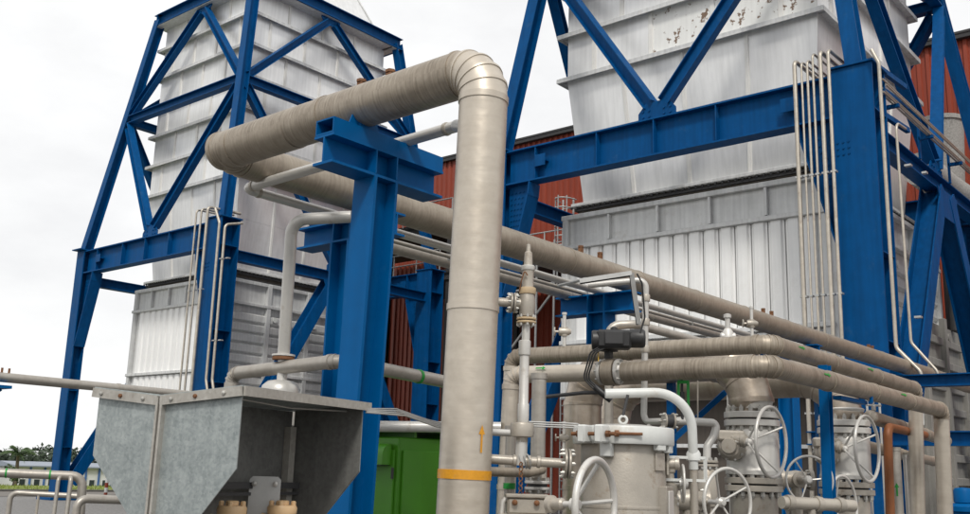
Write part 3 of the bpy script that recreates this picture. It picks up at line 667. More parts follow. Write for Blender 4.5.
def casing(Y0, da, db, label):
    """boiler casing under the duct: frame, vertical ribbed cladding on the front, horizontal ribs on the side"""
    x0, x1, y0, y1 = TX + 1.42, TX + 10, Y0 + da - .05, Y0 + db - .14; zt, zc, zm, zb = 9.0, 8.05, 5.3, 3.75
    t = thing('boiler_casing', label, 'boiler', ((x0 + x1) / 2, (y0 + y1) / 2, 0), 'boiler casings under the ducts')
    obj('body', MB().box(((x0 + x1) / 2, (y0 + y1) / 2, (zt + zb) / 2 - .02), (x1 - x0 - .1, y1 - y0 - .1, zt - zb - .1)), 'casing_frame', t)
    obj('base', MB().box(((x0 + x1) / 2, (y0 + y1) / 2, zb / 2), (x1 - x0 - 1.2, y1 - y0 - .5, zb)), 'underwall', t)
    obj('base_rail', MB().box((x0 + .45, (y0 + y1) / 2, 2.5), (.12, y1 - y0 - .4, .09)), 'casing_frame', t); obj('base_rail', MB().box((x0 + .45, (y0 + y1) / 2, 1.2), (.12, y1 - y0 - .4, .09)), 'casing_frame', t)
    # front: top band, shelf, ribbed cladding
    for z, d, h in ((zt - .06, .16, .14), (zc, .20, .12), (zm, .20, .12), (zb + .05, .12, .14)):
        obj('shelf_band', MB().box((x0 - d / 2 + .05, (y0 + y1) / 2, z), (d, y1 - y0 + .1, h), bev=.012), 'casing_frame' if z != zb + .05 else 'casing', t)
        obj('shelf_band', MB().box(((x0 + x1) / 2 + .05, y0 - d / 2 + .05, z), (x1 - x0 - .02, d, h), bev=.012), 'casing_frame', t)
    for yy in (y0 + .08, y1 - .08): obj('corner_post', MB().box((x0 - .03, yy, (zt + zb) / 2), (.14, .18, zt - zb - .02), bev=.01), 'casing_frame', t)
    ncol = 5
    for i in range(1, ncol): obj('stiffener', MB().box((x0 - .02, lerp(y0, y1, i / ncol), (zt + zc) / 2), (.12, .07, zt - zc - .2)), 'casing_frame', t)
    pitch = .4447; n_ = int((y1 - y0 - .3) / pitch)
    hA, hB = zc - zm - .13, zm - zb - .2
    prof = lambda h_: bare(MB().prism([(-.205, 0), (-.205, .025), (-.16, .03), (-.125, .09), (.125, .09), (.16, .03), (.205, .025), (.205, 0)][::-1], (0, 0, -h_ / 2), (0, 1, 0), (-1, 0, 0), (0, 0, 1), 0, h_), 'cladding_panel', 'casing', 20)
    mA, mB = prof(hA), prof(hB)
    for i in range(n_):
        yy = y0 + .2 + pitch * (i + .5)
        inst('cladding_panel', mA, t, (x0 + .03, yy, (zc + zm) / 2)); inst('cladding_panel', mB, t, (x0 + .03, yy, (zm + zb) / 2))
    # side: posts with horizontal ribs between
    np_ = 4
    rb = bare(MB().prism([(-.19, 0), (-.12, .10), (.12, .10), (.19, 0)], (-(x1 - x0) / np_ / 2 + .12, 0, 0), (0, 0, 1), (0, -1, 0), (1, 0, 0), 0, (x1 - x0) / np_ - .24), 'rib', 'casing_frame', 20)
    for i in range(np_ + 1):
        xx = lerp(x0 + .09, x1 - .09, i / np_); obj('side_post', MB().box((xx, y0 - .04, (zt + zb) / 2), (.2, .18, zt - zb - .05), bev=.01), 'casing_frame', t)
        if i < np_:
            for k in range(9): inst('rib', rb, t, ((lerp(x0 + .09, x1 - .09, (i + .5) / np_)), y0 + .04, zb + .4 + .42 * k))
            obj('lifting_lug', MB().lathe([(.11, 0), (.11, .05)], (xx + .35, y0 - .08, 7.55), (0, -1, 0), 10), 'white', t)
    return t

YL, YR = 30.94, 7.03
tR = tower(YR, 'nearer blue steel tower on the right, round the larger looking duct')
tL = copy_tree(tR); tL.location = (TX, YL, 0); tL['label'] = 'farther blue steel tower on the left against the sky'
duct(YR, 1.52, 9.33, 'pale panelled duct with peeling rust patches in the right blue tower', True)
duct(YL, 1.95, 8.72, 'pale panelled duct in the left blue tower')
casing(YR, 1.38, 9.20, 'white ribbed boiler casing under the right duct'); casing(YL, 1.75, 8.25, 'grey white ribbed boiler casing under the left duct')

# ================================================================== PIPES ON THE RACK
LEAN = V((-.641, .767, 0)) * -.02            # the near uprights stand a touch off plumb
PX, PY, PZ, PR = 4.199, 3.604, 4.09, .146    # main gas line
AY = 6.27
t = thing('main_pipe', 'thick clad pipe rising beside the valves, over the blue support and away along the rack', 'pipe', (PX, PY, 0))
foot = V((PX, PY, 0)) + LEAN * -3.6 * -1
foot = V((PX, PY, .1)) + V((-.641, .767, 0)) * .072
clad_pipe(t, [foot, (PX, PY, PZ), (PX, AY, PZ - .02)], PR, 'jacket_light', 1.35, 5, 1.25, 36)
for o in list(t.children):                   # the run overhead takes the darker jacket with stronger hoop lines
    c = sum((V(b_) for b_ in o.bound_box), V()) / 8
    if c.y > .5 or (o.name.startswith('elbow') and c.y > .12): o.data.materials[0] = MATS['jacket_dark']
clad_pipe(t, [(PX, AY - .9, PZ - .02), (PX, AY, PZ - .03), (26.5, AY - .05, PZ - .09)], PR, 'jacket_brown', 1.35, 4, 1.5, 30)
axd = (V((PX, PY, PZ)) - foot).normalized(); cdir = V((0, 0, 1.7)) - V((PX, PY, 1.7))
pt = lambda z: foot + axd * ((z - foot.z) / axd.z)
obj('orange_band', MB().tube([pt(1.655), pt(1.705)], PR + .004, 36), 'orange_mark', t)
o_ = Matrix.Rotation(math.radians(35), 3, 'Z') @ cdir
obj('flow_arrow', curved_mark(pt(1.80), axd, o_, PR, ARROW(.15, .006, .020)), 'orange_mark', t)
obj('shoe', MB().box((PX, 4.72, PZ - PR - .01), (.10, .16, .052), bev=.004), 'blue_near', t)
obj('shoe_plate', MB().prism([(-.14, 0), (.14, 0), (.10, .10), (-.10, .10)], (PX, 4.70, PZ - PR - .035), (1, 0, 0), (0, 0, 1), (0, 1, 0), -.05, -.04), 'blue_near', t)
for (x, y) in ((PX + .03, 4.74), (PX + .03, 4.46), (9.1, AY), (9.5, AY), (14, AY), (14.3, AY), (18.6, AY), (18.8, AY)):
    zt_ = PZ - .02 + PR * .98 - (x - PX) * .004
    obj('clamp_stub', MB().box((x, y, zt_ + .03), (.05, .05, .07), bev=.006).lathe([(.035, 0), (.035, .02)], (x, y, zt_ + .065), (0, 0, 1), 6), 'rust', t)

t = thing('bypass_pipe', 'slim grey pipe following the thick pipe over the blue support and along the rack', 'pipe', (4.58, 4.1, 3.92))
pts = fillet([(PX + .02, PY - .02, 3.70), (4.42, 4.02, 3.87), (4.585, 4.14, 3.948), (4.60, 6.50, 3.905), (12.2, 6.60, 3.90), (23, 6.62, 3.88)], .09, 5)
obj('tube', MB().tube(pts, .040, 16), 'silver_clean', t)
for p in ((4.585, 4.26, 3.946), (4.599, 6.38, 3.907), (4.74, 6.502, 3.905)):
    d = (0, 1, 0) if p[1] < 6.45 else (1, 0, 0); obj('weld_collar', MB().lathe([(.045, -.014), (.047, 0), (.045, .014)], p, d, 16), 'silver', t)
t = thing('rack_pipe', 'thick grey pipe lying lowest on the rack behind the slim pipe', 'pipe', (7, 6.93, 3.9))
clad_pipe(t, [(6.1, 6.98, 3.90), (9.9, 7.0, 3.90)], .068, 'jacket_grey', 1.5, 4, 1.6, 18); clad_pipe(t, [(9.9, 7.0, 3.90), (24, 7.0, 3.86)], .06, 'jacket_grey', 1.5, 4, 2.0, 18)

t = thing('rack_conduit', 'thin conduit on the rack just behind the slim grey pipe', 'pipe', (10, 6.74, 3.88)); obj('tube', MB().tube([(6.0, 6.74, 3.885), (12, 6.75, 3.88), (22.5, 6.74, 3.87)], .022, 10), 'jacket_grey', t)
for x in (7.4, 9.9, 12.6, 15.5): obj('clip', MB().box((x, 6.745, 3.88), (.03, .062, .062)), 'galv_thin', t)
def h_support(name, label, base, zt, beam_c, beam_d, half0, half1, h, bw, cw, cat='pipe support', lean=0, tubetop=False, m='blue_near'):
    """H column with a cross head: beam along beam_d from -half0 to half1"""
    b_ = V(base); t = thing(name, label, cat, base); d = V(beam_d); top = V((beam_c[0], beam_c[1], zt)); sdv = V((-d.y, d.x, 0))
    lb = b_ + V((-.641, .767, 0)) * lean
    col = obj('column', MB().hbeam(lb, V((beam_c[0], beam_c[1], zt - h)), cw, cw * .95, .022, .016, up=d), m, t)
    obj('base_plate', MB().box(lb + V((0, 0, .012)), (cw * 1.5, cw * 1.5, .024), bev=.003), m, t)
    bm_ = obj('cross_beam', MB().hbeam(top - d * half0 - V((0, 0, h / 2)), top + d * half1 - V((0, 0, h / 2)), h, bw, .018, .013), m, t)
    for q in (-.45, .45):
        for sg in (-1, 1): obj('stiffener', MB().box(top + d * cw * q + sdv * sg * (bw * .25 + .004) - V((0, 0, h / 2)), (.012, bw * .48, h - .037), d, sdv, (0, 0, 1)), m, bm_)
    if tubetop:
        W, H, th = bw * .92, .105, .010; c0 = top - d * (half0 + .0); L = half0 + half1; z0 = .002
        tb = MB()
        for (a, b2, sw, sh) in ((0, z0 + th / 2, W, th), (0, z0 + H - th / 2, W, th), (-W / 2 + th / 2, z0 + H / 2, th, H - 2 * th), (W / 2 - th / 2, z0 + H / 2, th, H - 2 * th)):
            tb.box(c0 + d * L / 2 + sdv * a + V((0, 0, b2)), (L, sw, sh), d, sdv, (0, 0, 1))
        obj('top_tube', tb, m, t)
    return t
h_support('pipe_support', 'tall bright blue T shaped column under the thick pipe', (4.38, 4.70, .1), 3.80, (4.38, 4.70), (1, 0, 0), .48, .56, .20, .19, .215, lean=.085, tubetop=True)
h_support('pipe_support', 'blue T shaped support right behind the tall bright blue one', (5.72, 6.45, .1), 3.86, (5.72, 6.45), (0, 1, 0), .60, .62, .2, .2, .24)
h_support('pipe_support', 'blue T shaped support under the rack behind the black actuator', (9.95, 6.55, .1), 3.86, (9.95, 6.55), (0, 1, 0), .50, .60, .24, .24, .26)
h_support('pipe_support', 'blue T shaped support under the far end of the rack', (15.5, 6.55, .1), 3.86, (15.5, 6.55), (0, 1, 0), .55, .60, .24, .24, .26)
# twin clad pipes that turn past the big valves
t = thing('clad_pipe', 'lower front clad pipe with green arrows passing in front of the big valves', 'pipe', (6.1, 2.78, 0), 'clad pipes crossing above the valves')
P3 = [(5.93, 4.72, 1.0), (5.93, 4.72, 2.437), (6.10, 2.80, 2.437), (10.5, 2.872, 2.437), (10.75, 2.90, .1)]
clad_pipe(t, [(5.90, 4.78, .1), (5.93, 4.72, 2.437), (6.07, 3.99, 2.437)], .066, 'jacket_light', 1.25, 4, .9, 24)
clad_pipe(t, [(6.075, 3.80, 2.437), (6.14, 2.73, 2.437), (10.5, 2.86, 2.437), (10.72, 2.99, .1)], .073, 'jacket_dark', 1.3, 4, 1.1, 26)
def recolour_uprights(root, m):
    for o in root.children:
        if o.name.startswith('jacket_section') and sum(b_[2] for b_ in o.bound_box) / 8 < 2.2: o.data.materials[0] = MATS[m]
recolour_uprights(t, 'jacket_light')
def green_arrow(root, p, ax, r, L=.10, up=.55):
    p = V(p); o2 = (V((0, 0, 1.7)) - p); o2.z = 0; o2 = o2.normalized() + V((0, 0, up)); obj('flow_arrow', curved_mark(p, ax, o2, r + .003, ARROW(L, .006, .017)), 'green_mark', root)
green_arrow(t, (5.965, 4.48, 2.437), V((.14, -.9, 0)), .066, .085)
green_arrow(t, (7.0, 2.757, 2.437), (1, .03, 0), .073, .13, .12); green_arrow(t, (8.9, 2.813, 2.437), (1, .03, 0), .073, .16, .12)
t = thing('clad_pipe', 'upper clad pipe with green arrows running just above and behind the lower one', 'pipe', (6.8, 3.1, 0), 'clad pipes crossing above the valves')
clad_pipe(t, [(6.60, 5.3, .1), (6.60, 5.25, 2.675), (6.80, 3.0, 2.675), (10.72, 3.16, 2.675), (10.85, 3.30, .1)], .070, 'jacket_dark', 1.3, 4, 1.1, 26); recolour_uprights(t, 'jacket_light')
green_arrow(t, (7.2, 3.02, 2.675), (1, .03, 0), .070, .13, .12); green_arrow(t, (8.9, 3.085, 2.675), (1, .03, 0), .070, .16, .12)
# butterfly valve with its black actuator
t = thing('actuated_valve', 'black electric actuator on a wafer valve in the lower clad pipe', 'actuator', (6.0, 3.9, 2.44))
ax = V((.14, -.99, 0)).normalized(); vc = V((6.055, 3.90, 2.437))
obj('valve_body', MB().lathe([(.05, -.045), (.098, -.045), (.10, -.03), (.10, .03), (.098, .045), (.05, .045)], vc, ax, 28), 'jacket_brown', t)
for sg in (-1, 1):
    f = obj('flange', MB().lathe([(.05, 0), (.092, 0), (.094, .004), (.094, .022), (.07, .026), (.066, .04)], vc + ax * sg * .055, ax * sg, 28), 'silver_clean', t)
    stuff(obj('bolts', MB().hexnuts(vc + ax * sg * .055, ax * sg, .08, 8, .009, .022, .022), 'bolt', f))
obj('yoke', MB().box(vc + V((-.01, .01, .12)), (.05, .05, .09), bev=.005).box(vc + V((-.01, .01, .155)), (.10, .10, .015), bev=.003), 'black', t)
o_ = vc + V((-.05, -.06, .225)); pxd = V((.55, -.83, 0)).normalized(); pyd = V((-pxd.y, pxd.x, 0))
obj('gear_housing', MB().box(o_, (.25, .15, .135), pxd, pyd, (0, 0, 1), .018), 'black', t)
obj('motor', MB().lathe([(.02, 0), (.062, .0), (.068, .01), (.068, .10), (.056, .115), (.02, .118)], o_ + pxd * .11 + V((0, 0, .012)), pxd, 18), 'black', t)
obj('terminal_box', MB().lathe([(.02, 0), (.07, .0), (.074, .012), (.074, .06), (.066, .07), (.02, .072)], o_ - pxd * .09 + V((0, 0, -.005)), -pxd, 20), 'black', t)
obj('terminal_cover', MB().box(o_ - pyd * .083 + V((0, 0, .005)), (.14, .02, .10), pxd, pyd, (0, 0, 1), .012), 'dark_steel', t)
obj('indicator', MB().lathe([(.028, 0), (.026, .02), (.012, .03), (.004, .032)], o_ + V((0, 0, .067)), (0, 0, 1), 14), 'black', t)
obj('yellow_tag', MB().box(vc + V((-.115, .03, .10)), (.006, .03, .07), pxd, pyd, (0, 0, 1)), 'yellow', t)
for i in range(3):
    a = -.06 + .03 * i; obj('cable', MB().tube(fillet([o_ - pxd * (.09 - .03 * i) + V((0, 0, -.05)) - pyd * .05, o_ - pxd * (.17 - .02 * i) - pyd * .05 + V((0, 0, -.10)), vc - pxd * (.15 - .015 * i) + V((-.10, -.01, -.06)), vc + V((-.145 + .014 * i, .03 - .02 * i, -.15))], .06, 5), .0065, 7), 'black', t)
obj('cable_bundle', MB().tube([vc + V((-.15, .03, -.12)), vc + V((-.145, -.015, -.16)), vc + V((-.10, -.07, -.215))], [.022, .026, .024], 12), 'black', t)
obj('clamp_rod', MB().tube([(5.90, 4.47, 2.25), (5.93, 4.05, 2.28), (5.95, 3.85, 2.28)], .014, 8), 'dark_steel', t)

# cable tray arm above the actuator
t = thing('cable_arm', 'bent galvanised cable tray reaching down to the black actuator', 'cable tray', (5.6, 3.45, 2.6))
a0, a1, a2 = V((5.36, 3.70, 2.972)), V((5.575, 3.425, 3.035)), V((5.665, 3.425, 2.70))
for (p, q) in ((a0, a1), (a1, a2)):
    d = (q - p).normalized(); s_ = V((-.83, -.55, 0)).normalized(); u_ = d.cross(s_).normalized()
    obj('tray', MB().bar(p, q, .055, .006, up=u_).bar(p + s_ * .026, q + s_ * .026, .004, .03, up=u_).bar(p - s_ * .026, q - s_ * .026, .004, .03, up=u_), 'galv_thin', t)
    obj('cable', MB().tube([p + u_ * .012, q + u_ * .012], .007, 7), 'black', t)
obj('hanging_cable', MB().tube(fillet([a1 + V((.02, -.03, .0)), a1 + V((.05, -.05, -.06)), a2 + V((.03, -.03, .05)), a2 + V((0, -.01, -.06))], .04, 5), .006, 7), 'black', t)
obj('bracket', MB().tube([a0 + V((.03, -.03, .02)), (5.95, 4.3, 3.1)], .012, 6), 'galv_thin', t)

t = thing('vent_pipe', 'slim white pipe with elbowed top standing behind the black actuator', 'pipe', (6.26, 3.70, 0))
obj('tube', MB().tube(fillet([(6.05, 4.10, 3.10), (6.26, 3.72, 3.14), (6.30, 3.77, 2.09), (6.19, 3.52, 2.085)], .06, 5), .024, 14), 'silver_clean', t); obj('stand', MB().tube([(6.26, 3.70, .1), (6.26, 3.70, 2.07)], .018, 10), 'silver_clean', t)
for z in (3.0, 2.82, 2.62): obj('coupling', MB().lathe([(.03, -.025), (.032, -.02), (.032, .02), (.03, .025)], (6.265 + (3.05 - z) * .04, 3.725 + (3.05 - z) * .045, z), (0, 0, 1), 14), 'silver', t)
t = thing('clamped_tee', 'small white pipe stub with a needle valve on the upper clad pipe', 'valve', (6.83, 3.2, 2.74))
def needle_valve(t, p, s_=1., ax=(.55, -.83, 0)):
    p = V(p); ax = V(ax).normalized(); up = V((0, 0, 1))
    obj('stem_pipe', MB().tube([p - up * .13 * s_, p + up * .16 * s_], .016 * s_, 10).lathe([(.022 * s_, 0), (.022 * s_, .02 * s_)], p + up * .15 * s_, up, 10), 'silver_clean', t)
    obj('valve_body', MB().lathe([(.018 * s_, -.05 * s_), (.035 * s_, -.045 * s_), (.04 * s_, 0), (.03 * s_, .04 * s_), (.018 * s_, .06 * s_)], p, ax, 12).lathe([(.028 * s_, -.04 * s_), (.034 * s_, 0), (.028 * s_, .04 * s_)], p, up, 12), 'silver', t)
    h = obj('handle', MB().torus(p - ax * .085 * s_, ax, .034 * s_, .007 * s_, 20, 7), 'silver', t)
    obj('spindle', MB().tube([p, p - ax * .09 * s_], .009 * s_, 8), 'silver', t)
    for k in range(3): a = 2 * PI * k / 3; _, u, w_ = basis(ax); obj('spoke', MB().tube([p - ax * .085 * s_, p - ax * .085 * s_ + (u * math.cos(a) + w_ * math.sin(a)) * .034 * s_], .005 * s_, 6), 'silver', h)
needle_valve(t, (6.76, 3.12, 2.83), .75)
t = thing('needle_valve', 'small silver needle valve with round handle left of the black actuator', 'valve', (6.3, 4.85, 2.77)); needle_valve(t, (6.62, 4.72, 2.86), .95)
t = thing('needle_valve', 'small white stub valve on the rack to the right of the cable tray', 'valve', (9.6, 5.3, 3.5))
obj('stem_pipe', MB().tube([(8.2, 4.02, .1), (8.2, 4.02, 3.14)], .024, 10), 'silver_clean', t); obj('valve_body', MB().lathe([(.03, -.07), (.05, -.06), (.05, .03), (.03, .06)], (8.2, 4.02, 2.98), (0, 0, 1), 12).lathe([(.025, -.07), (.035, -.06), (.035, .06), (.025, .07)], (8.2, 4.02, 2.97), (.6, -.8, 0), 10), 'silver_clean', t)
obj('cap', MB().lathe([(.036, 0), (.036, .03), (.01, .04)], (8.2, 4.02, 3.14), (0, 0, 1), 12), 'silver_clean', t)
t = thing('branch_pipe', 'grey elbowed branch pipe below the rack right of the actuator', 'pipe', (7.6, 4.6, 0))
obj('tube', MB().tube(fillet([(7.3, 4.72, 1.5), (7.3, 4.72, 3.0), (7.45, 4.55, 3.02), (8.6, 4.45, 2.98)], .1, 5), .04, 14), 'jacket_grey', t)

# ================================================================== RELIEF VALVE COLUMN
rx, ry = 4.465, 3.461
t = thing('relief_valve', 'silver relief valve on an upright pipe just right of the thick pipe', 'relief valve', (rx, ry, 0))
ld = V((-.641, .767, 0)) * .012
q = lambda z: V((rx, ry, z)) + V((-.641, .767, 0)) * (2.3 - z) * .018
rq = lambda z: q(z)
obj('bonnet', MB().lathe([(.02, 2.75), (.034, 2.755), (.034, 2.86), (.037, 2.87), (.037, 2.885), (.026, 2.89), (.023, 2.97), (.014, 2.98), (.012, 3.02), (.004, 3.025)], q(2.8) - V((0, 0, 2.8)), (0, 0, 1), 20), 'silver', t)
obj('bonnet_cap', MB().lathe([(.039, 2.865), (.041, 2.872), (.041, 2.888), (.037, 2.893)], q(2.8) - V((0, 0, 2.8)), (0, 0, 1), 20), 'silver_clean', t)
obj('tan_flange', MB().lathe([(.03, 2.722), (.048, 2.722), (.05, 2.73), (.05, 2.755), (.047, 2.76), (.03, 2.76)], q(2.74) - V((0, 0, 2.74)), (0, 0, 1), 24), 'tan', t)
obj('body', MB().lathe([(.03, 2.585), (.042, 2.59), (.045, 2.62), (.05, 2.66), (.046, 2.70), (.042, 2.722)], q(2.65) - V((0, 0, 2.65)), (0, 0, 1), 22), 'silver', t)
flange(t, q(2.565), (0, 0, 1), .058, .014, 8, .008, .018, .006, 'tan')
obj('neck', MB().lathe([(.022, 2.44), (.024, 2.46), (.024, 2.55)], q(2.5) - V((0, 0, 2.5)), (0, 0, 1), 16), 'silver_clean', t)
oc = q(2.665); od = V((-.72, .69, .02)).normalized()
obj('outlet', MB().tube([oc, oc + od * .10], .030, 14), 'silver', t); flange(t, oc + od * .085, od, .06, .013, 8, .008, .018, .006, 'silver')
obj('outlet_pipe', MB().tube([oc + od * .10, oc + od * .32], .026, 14), 'silver', t)
obj('wire_seal', MB().tube(fillet([oc + V((-.04, -.03, .16)), oc + V((-.055, -.02, .19)), oc + V((-.06, 0, .12)), oc + V((-.05, .02, .07))], .02, 4), .004, 5), 'rust', t)
obj('riser', MB().lathe([(.030, 1.98), (.033, 2.0), (.033, 2.08), (.028, 2.09), (.027, 2.36), (.034, 2.365), (.035, 2.37), (.035, 2.445), (.030, 2.45)], q(2.2) - V((0, 0, 2.2)), (0, 0, 1), 20), 'silver_clean', t)
obj('union', MB().lathe([(.03, 1.86), (.034, 1.87), (.034, 1.895), (.066, 1.90), (.068, 1.91), (.068, 1.965), (.064, 1.975), (.036, 1.98)], q(1.9) - V((0, 0, 1.9)), (0, 0, 1), 24), 'silver', t)
obj('lower_riser', MB().tube([q(1.88), q(1.74)], .034, 16), 'silver_clean', t)
cc = q(1.765); hd = V((.66, -.75, -.03)).normalized()
obj('cross_pipe', MB().tube([cc - hd * .22, cc + hd * .25], .027, 16), 'silver', t)
obj('cross_cap', MB().lathe([(.02, 0), (.031, .004), (.031, .03), (.027, .034)], cc - hd * .235, hd, 14), 'silver_clean', t)
for a in (-.035, .045, .10): obj('weld_collar', MB().lathe([(.028, -.012), (.034, -.008), (.034, .008), (.028, .012)], cc + hd * a, hd, 16), 'silver', t)
flange(t, cc + hd * .262, hd, .084, .016, 8, .011, .022, .006, 'silver')
chm = MB()
for i in range(9): chm.torus(cc + V((-.05, -.04, -.02 - .026 * i)), (1, 0, 0) if i % 2 else (.2, 1, 0), .012, .0035, 10, 5)
stuff(obj('chain', chm, 'rust', t))
for i in range(3): obj('tie_wire', MB().torus(cc + hd * (.0 + .02 * i), hd + V((.2 * i - .2, .1, .3)), .042, .004, 20, 5), 'galv_thin', t)
t = thing('gate_valve', 'weathered silver valve cover with rust spots under the relief valve', 'valve', (4.44, 3.42, 0))
gc = V((4.43, 3.40, 1.52)); gx_ = V((.66, -.75, 0)).normalized(); gy_ = V((.75, .66, 0))
obj('cover', MB().box(gc + V((0, 0, .055)), (.24, .16, .02), gx_, gy_, (0, 0, 1), .005).box(gc, (.22, .14, .09), gx_, gy_, (0, 0, 1), .012), 'silver', t)
obj('body', MB().lathe([(.10, .3), (.13, .35), (.15, .9), (.12, 1.3), (.12, 1.44), (.16, 1.45), (.16, 1.475), (.10, 1.48)], (gc.x, gc.y, 0), (0, 0, 1), 24), 'silver', t)
for a in (-.07, .05): obj('rusty_bolt', MB().lathe([(.016, 0), (.016, .02), (.006, .03)], gc + gx_ * a - gy_ * .072 + V((0, 0, .02)), -gy_, 8), 'rust', t)
obj('side_arm', MB().tube(fillet([gc - gx_ * .09 + V((0, 0, .04)), gc - gx_ * .13 + V((0, 0, .03)), gc - gx_ * .15 + V((0, 0, -.2))], .03, 4), .016, 10), 'silver_clean', t)

# upright pipes behind the relief valve
def upright(name, label, x, y, z1, r, m, cat='pipe', parts=()):
    t = thing(name, label, cat, (x, y, 0)); clad_pipe(t, [(x, y, .1), (x, y, z1)], r, m, 1.3, 4, .7, 20); return t
t = upright('upright_pipe', 'clad upright pipe behind the relief valve riser, with flanges below', 5.35, 4.02, 2.36, .050, 'jacket_grey')
flange(t, (5.35, 4.02, 1.62), (0, 0, 1), .085, .02, 8, .010, .024, .02, 'silver_clean'); obj('shoulder', MB().lathe([(.052, 1.66), (.062, 1.67), (.062, 1.74), (.052, 1.76)], (5.35, 4.02, 0), (0, 0, 1), 20), 'silver', t)
t = upright('upright_pipe', 'slim pale upright pipe with a green band left of the relief valve', 4.85, 3.86, 1.98, .03, 'jacket_grey'); obj('green_band', MB().tube([(4.85, 3.86, 1.60), (4.85, 3.86, 1.635)], .0375, 16), 'green_mark', t)
t = thing('upright_pipe', 'slim white drain pipe squeezed between thick pipe and relief valve', 'pipe', (4.56, 3.78, 0))
obj('tube', MB().tube(fillet([(4.7, 3.7, 1.93), (4.49, 3.79, 1.93), (4.47, 3.83, .1)], .03, 4), .021, 12), 'silver_clean', t); obj('coupling', MB().lathe([(.028, 1.80), (.028, 1.87)], (4.49, 3.80, 0), (0, 0, 1), 12), 'silver_clean', t)
t = thing('tubing', 'thin bent instrument tubes between the relief valve and the clamp ring', 'tubing', (4.6, 3.4, 1.9))
for i in range(3): obj('tube', MB().tube(fillet([(4.50, 3.45, 1.985 - .012 * i), (4.72, 3.27, 1.985 - .012 * i), (4.80, 3.24, 1.96 - .02 * i), (4.80, 3.28, 1.6)], .03, 4), .005, 6), 'galv_thin', t)
t = thing('needle_valve', 'tiny silver cross valve left of the white clamp ring', 'valve', (4.72, 3.37, 1.88)); needle_valve(t, (4.72, 3.36, 1.905), .55)
t = thing('link_pipe', 'dark pipe running behind the relief valve cross pipe', 'pipe', (5, 3.9, 1.7)); obj('tube', MB().tube(fillet([(4.49, 3.80, 1.70), (4.9, 3.75, 1.70), (5.0, 3.72, 1.72), (5.32, 4.0, 1.72)], .05, 4), .028, 12), 'jacket_brown', t)

# ================================================================== CLAMPED VESSEL
vx, vy = 4.90, 3.07
t = thing('filter_vessel', 'dull silver filter vessel with a white clamp ring on its lid', 'vessel', (vx, vy, 0))
obj('shell', MB().lathe([(.2, .1), (.24, .12), (.242, .8), (.242, 1.865), (.235, 1.88), (.2, 1.885)], (vx, vy, 0), (0, 0, 1), 40), 'silver', t)
obj('seam', MB().lathe([(.2435, 1.52), (.2445, 1.525), (.2445, 1.535), (.2435, 1.54)], (vx, vy, 0), (0, 0, 1), 40), 'silver', t)
obj('lid', MB().lathe([(.26, 1.95), (.25, 1.97), (.15, 1.985), (.01, 1.99)], (vx, vy, 0), (0, 0, 1), 40), 'silver_clean', t)
for k in range(2):                          # two half clamps with lugs at the joints
    mb = MB(); n = 24; a0 = math.radians(182) + PI * k + .07; a1 = a0 + PI - .14
    prof = [(.236, 1.872), (.285, 1.872), (.29, 1.88), (.29, 1.962), (.285, 1.97), (.236, 1.97)]; base = 0
    for i in range(n + 1):
        a = a0 + (a1 - a0) * i / n
        for (r_, z_) in prof: mb.v.append(V((vx + r_ * math.cos(a), vy + r_ * math.sin(a), z_)))
    for i in range(n):
        for j in range(6): j2 = (j + 1) % 6; mb.face([i * 6 + j, (i + 1) * 6 + j, (i + 1) * 6 + j2, i * 6 + j2])
    mb.face(range(6)); mb.face([n * 6 + j for j in range(6)][::-1])
    obj('clamp_half', mb, 'white', t)
for k in range(2):
    a = math.radians(182) + PI * k; er = V((math.cos(a), math.sin(a), 0)); et = V((-er.y, er.x, 0)); c = V((vx, vy, 1.921)) + er * .325
    for sg in (-1, 1): obj('clamp_lug', MB().box(c + et * sg * .055, (.09, .05, .098), er, et, (0, 0, 1), .008), 'white', t)
    obj('clamp_bolt', MB().tube([c - et * .14, c + et * .14], .011, 10).lathe([(.02, 0), (.02, .018)], c - et * .105, et, 6).lathe([(.02, 0), (.02, .018)], c + et * .085, et, 6), 'rust', t)
a = math.radians(217); er = V((math.cos(a), math.sin(a), 0)); et = V((-er.y, er.x, 0)); c = V((vx, vy, 1.925)) + er * .30
obj('screw_handle', MB().tube([c - et * .07, c + et * .08], .008, 8).lathe([(.018, -.012), (.018, .012)], c - et * .06, et, 8), 'rust', t)
for adeg, z0, z1 in ((192, 1.80, 1.90), (262, 1.84, 1.90), (285, 1.83, 1.9)):
    a = math.radians(adeg); er = V((math.cos(a), math.sin(a), 0)); et = V((-er.y, er.x, 0)); obj('hinge_bracket', MB().box(V((vx, vy, (z0 + z1) / 2)) + er * .262, (.04, .07, z1 - z0), er, et, (0, 0, 1), .005), 'white', t)
a = math.radians(268); er = V((math.cos(a), math.sin(a), 0)); et = V((-er.y, er.x, 0))
obj('nozzle_plate', MB().box(V((vx, vy, 1.78)) + er * .245, (.012, .09, .10), er, et, (0, 0, 1), .004), 'silver', t)
a = math.radians(298); er = V((math.cos(a), math.sin(a), 0)); et = V((-er.y, er.x, 0)); c = V((vx, vy, 1.775)) + er * .24
obj('nozzle', MB().lathe([(.02, 0), (.03, .0), (.03, .05), (.036, .052), (.036, .075), (.02, .078), (.016, .06)], c, er, 18), 'silver', t)
obj('nozzle_plate', MB().box(c + er * .012, (.014, .09, .13), er, et, (0, 0, 1), .004), 'silver', t)
a = math.radians(283); er = V((math.cos(a), math.sin(a), 0)); et = V((-er.y, er.x, 0)); c = V((vx, vy, 1.55)) + er * .25
bx_ = obj('junction_box', MB().box(c, (.05, .13, .20), er, et, (0, 0, 1), .006), 'silver', t); obj('cover_plate', MB().box(c + er * .028, (.01, .09, .15), er, et, (0, 0, 1), .004), 'silver_clean', bx_)
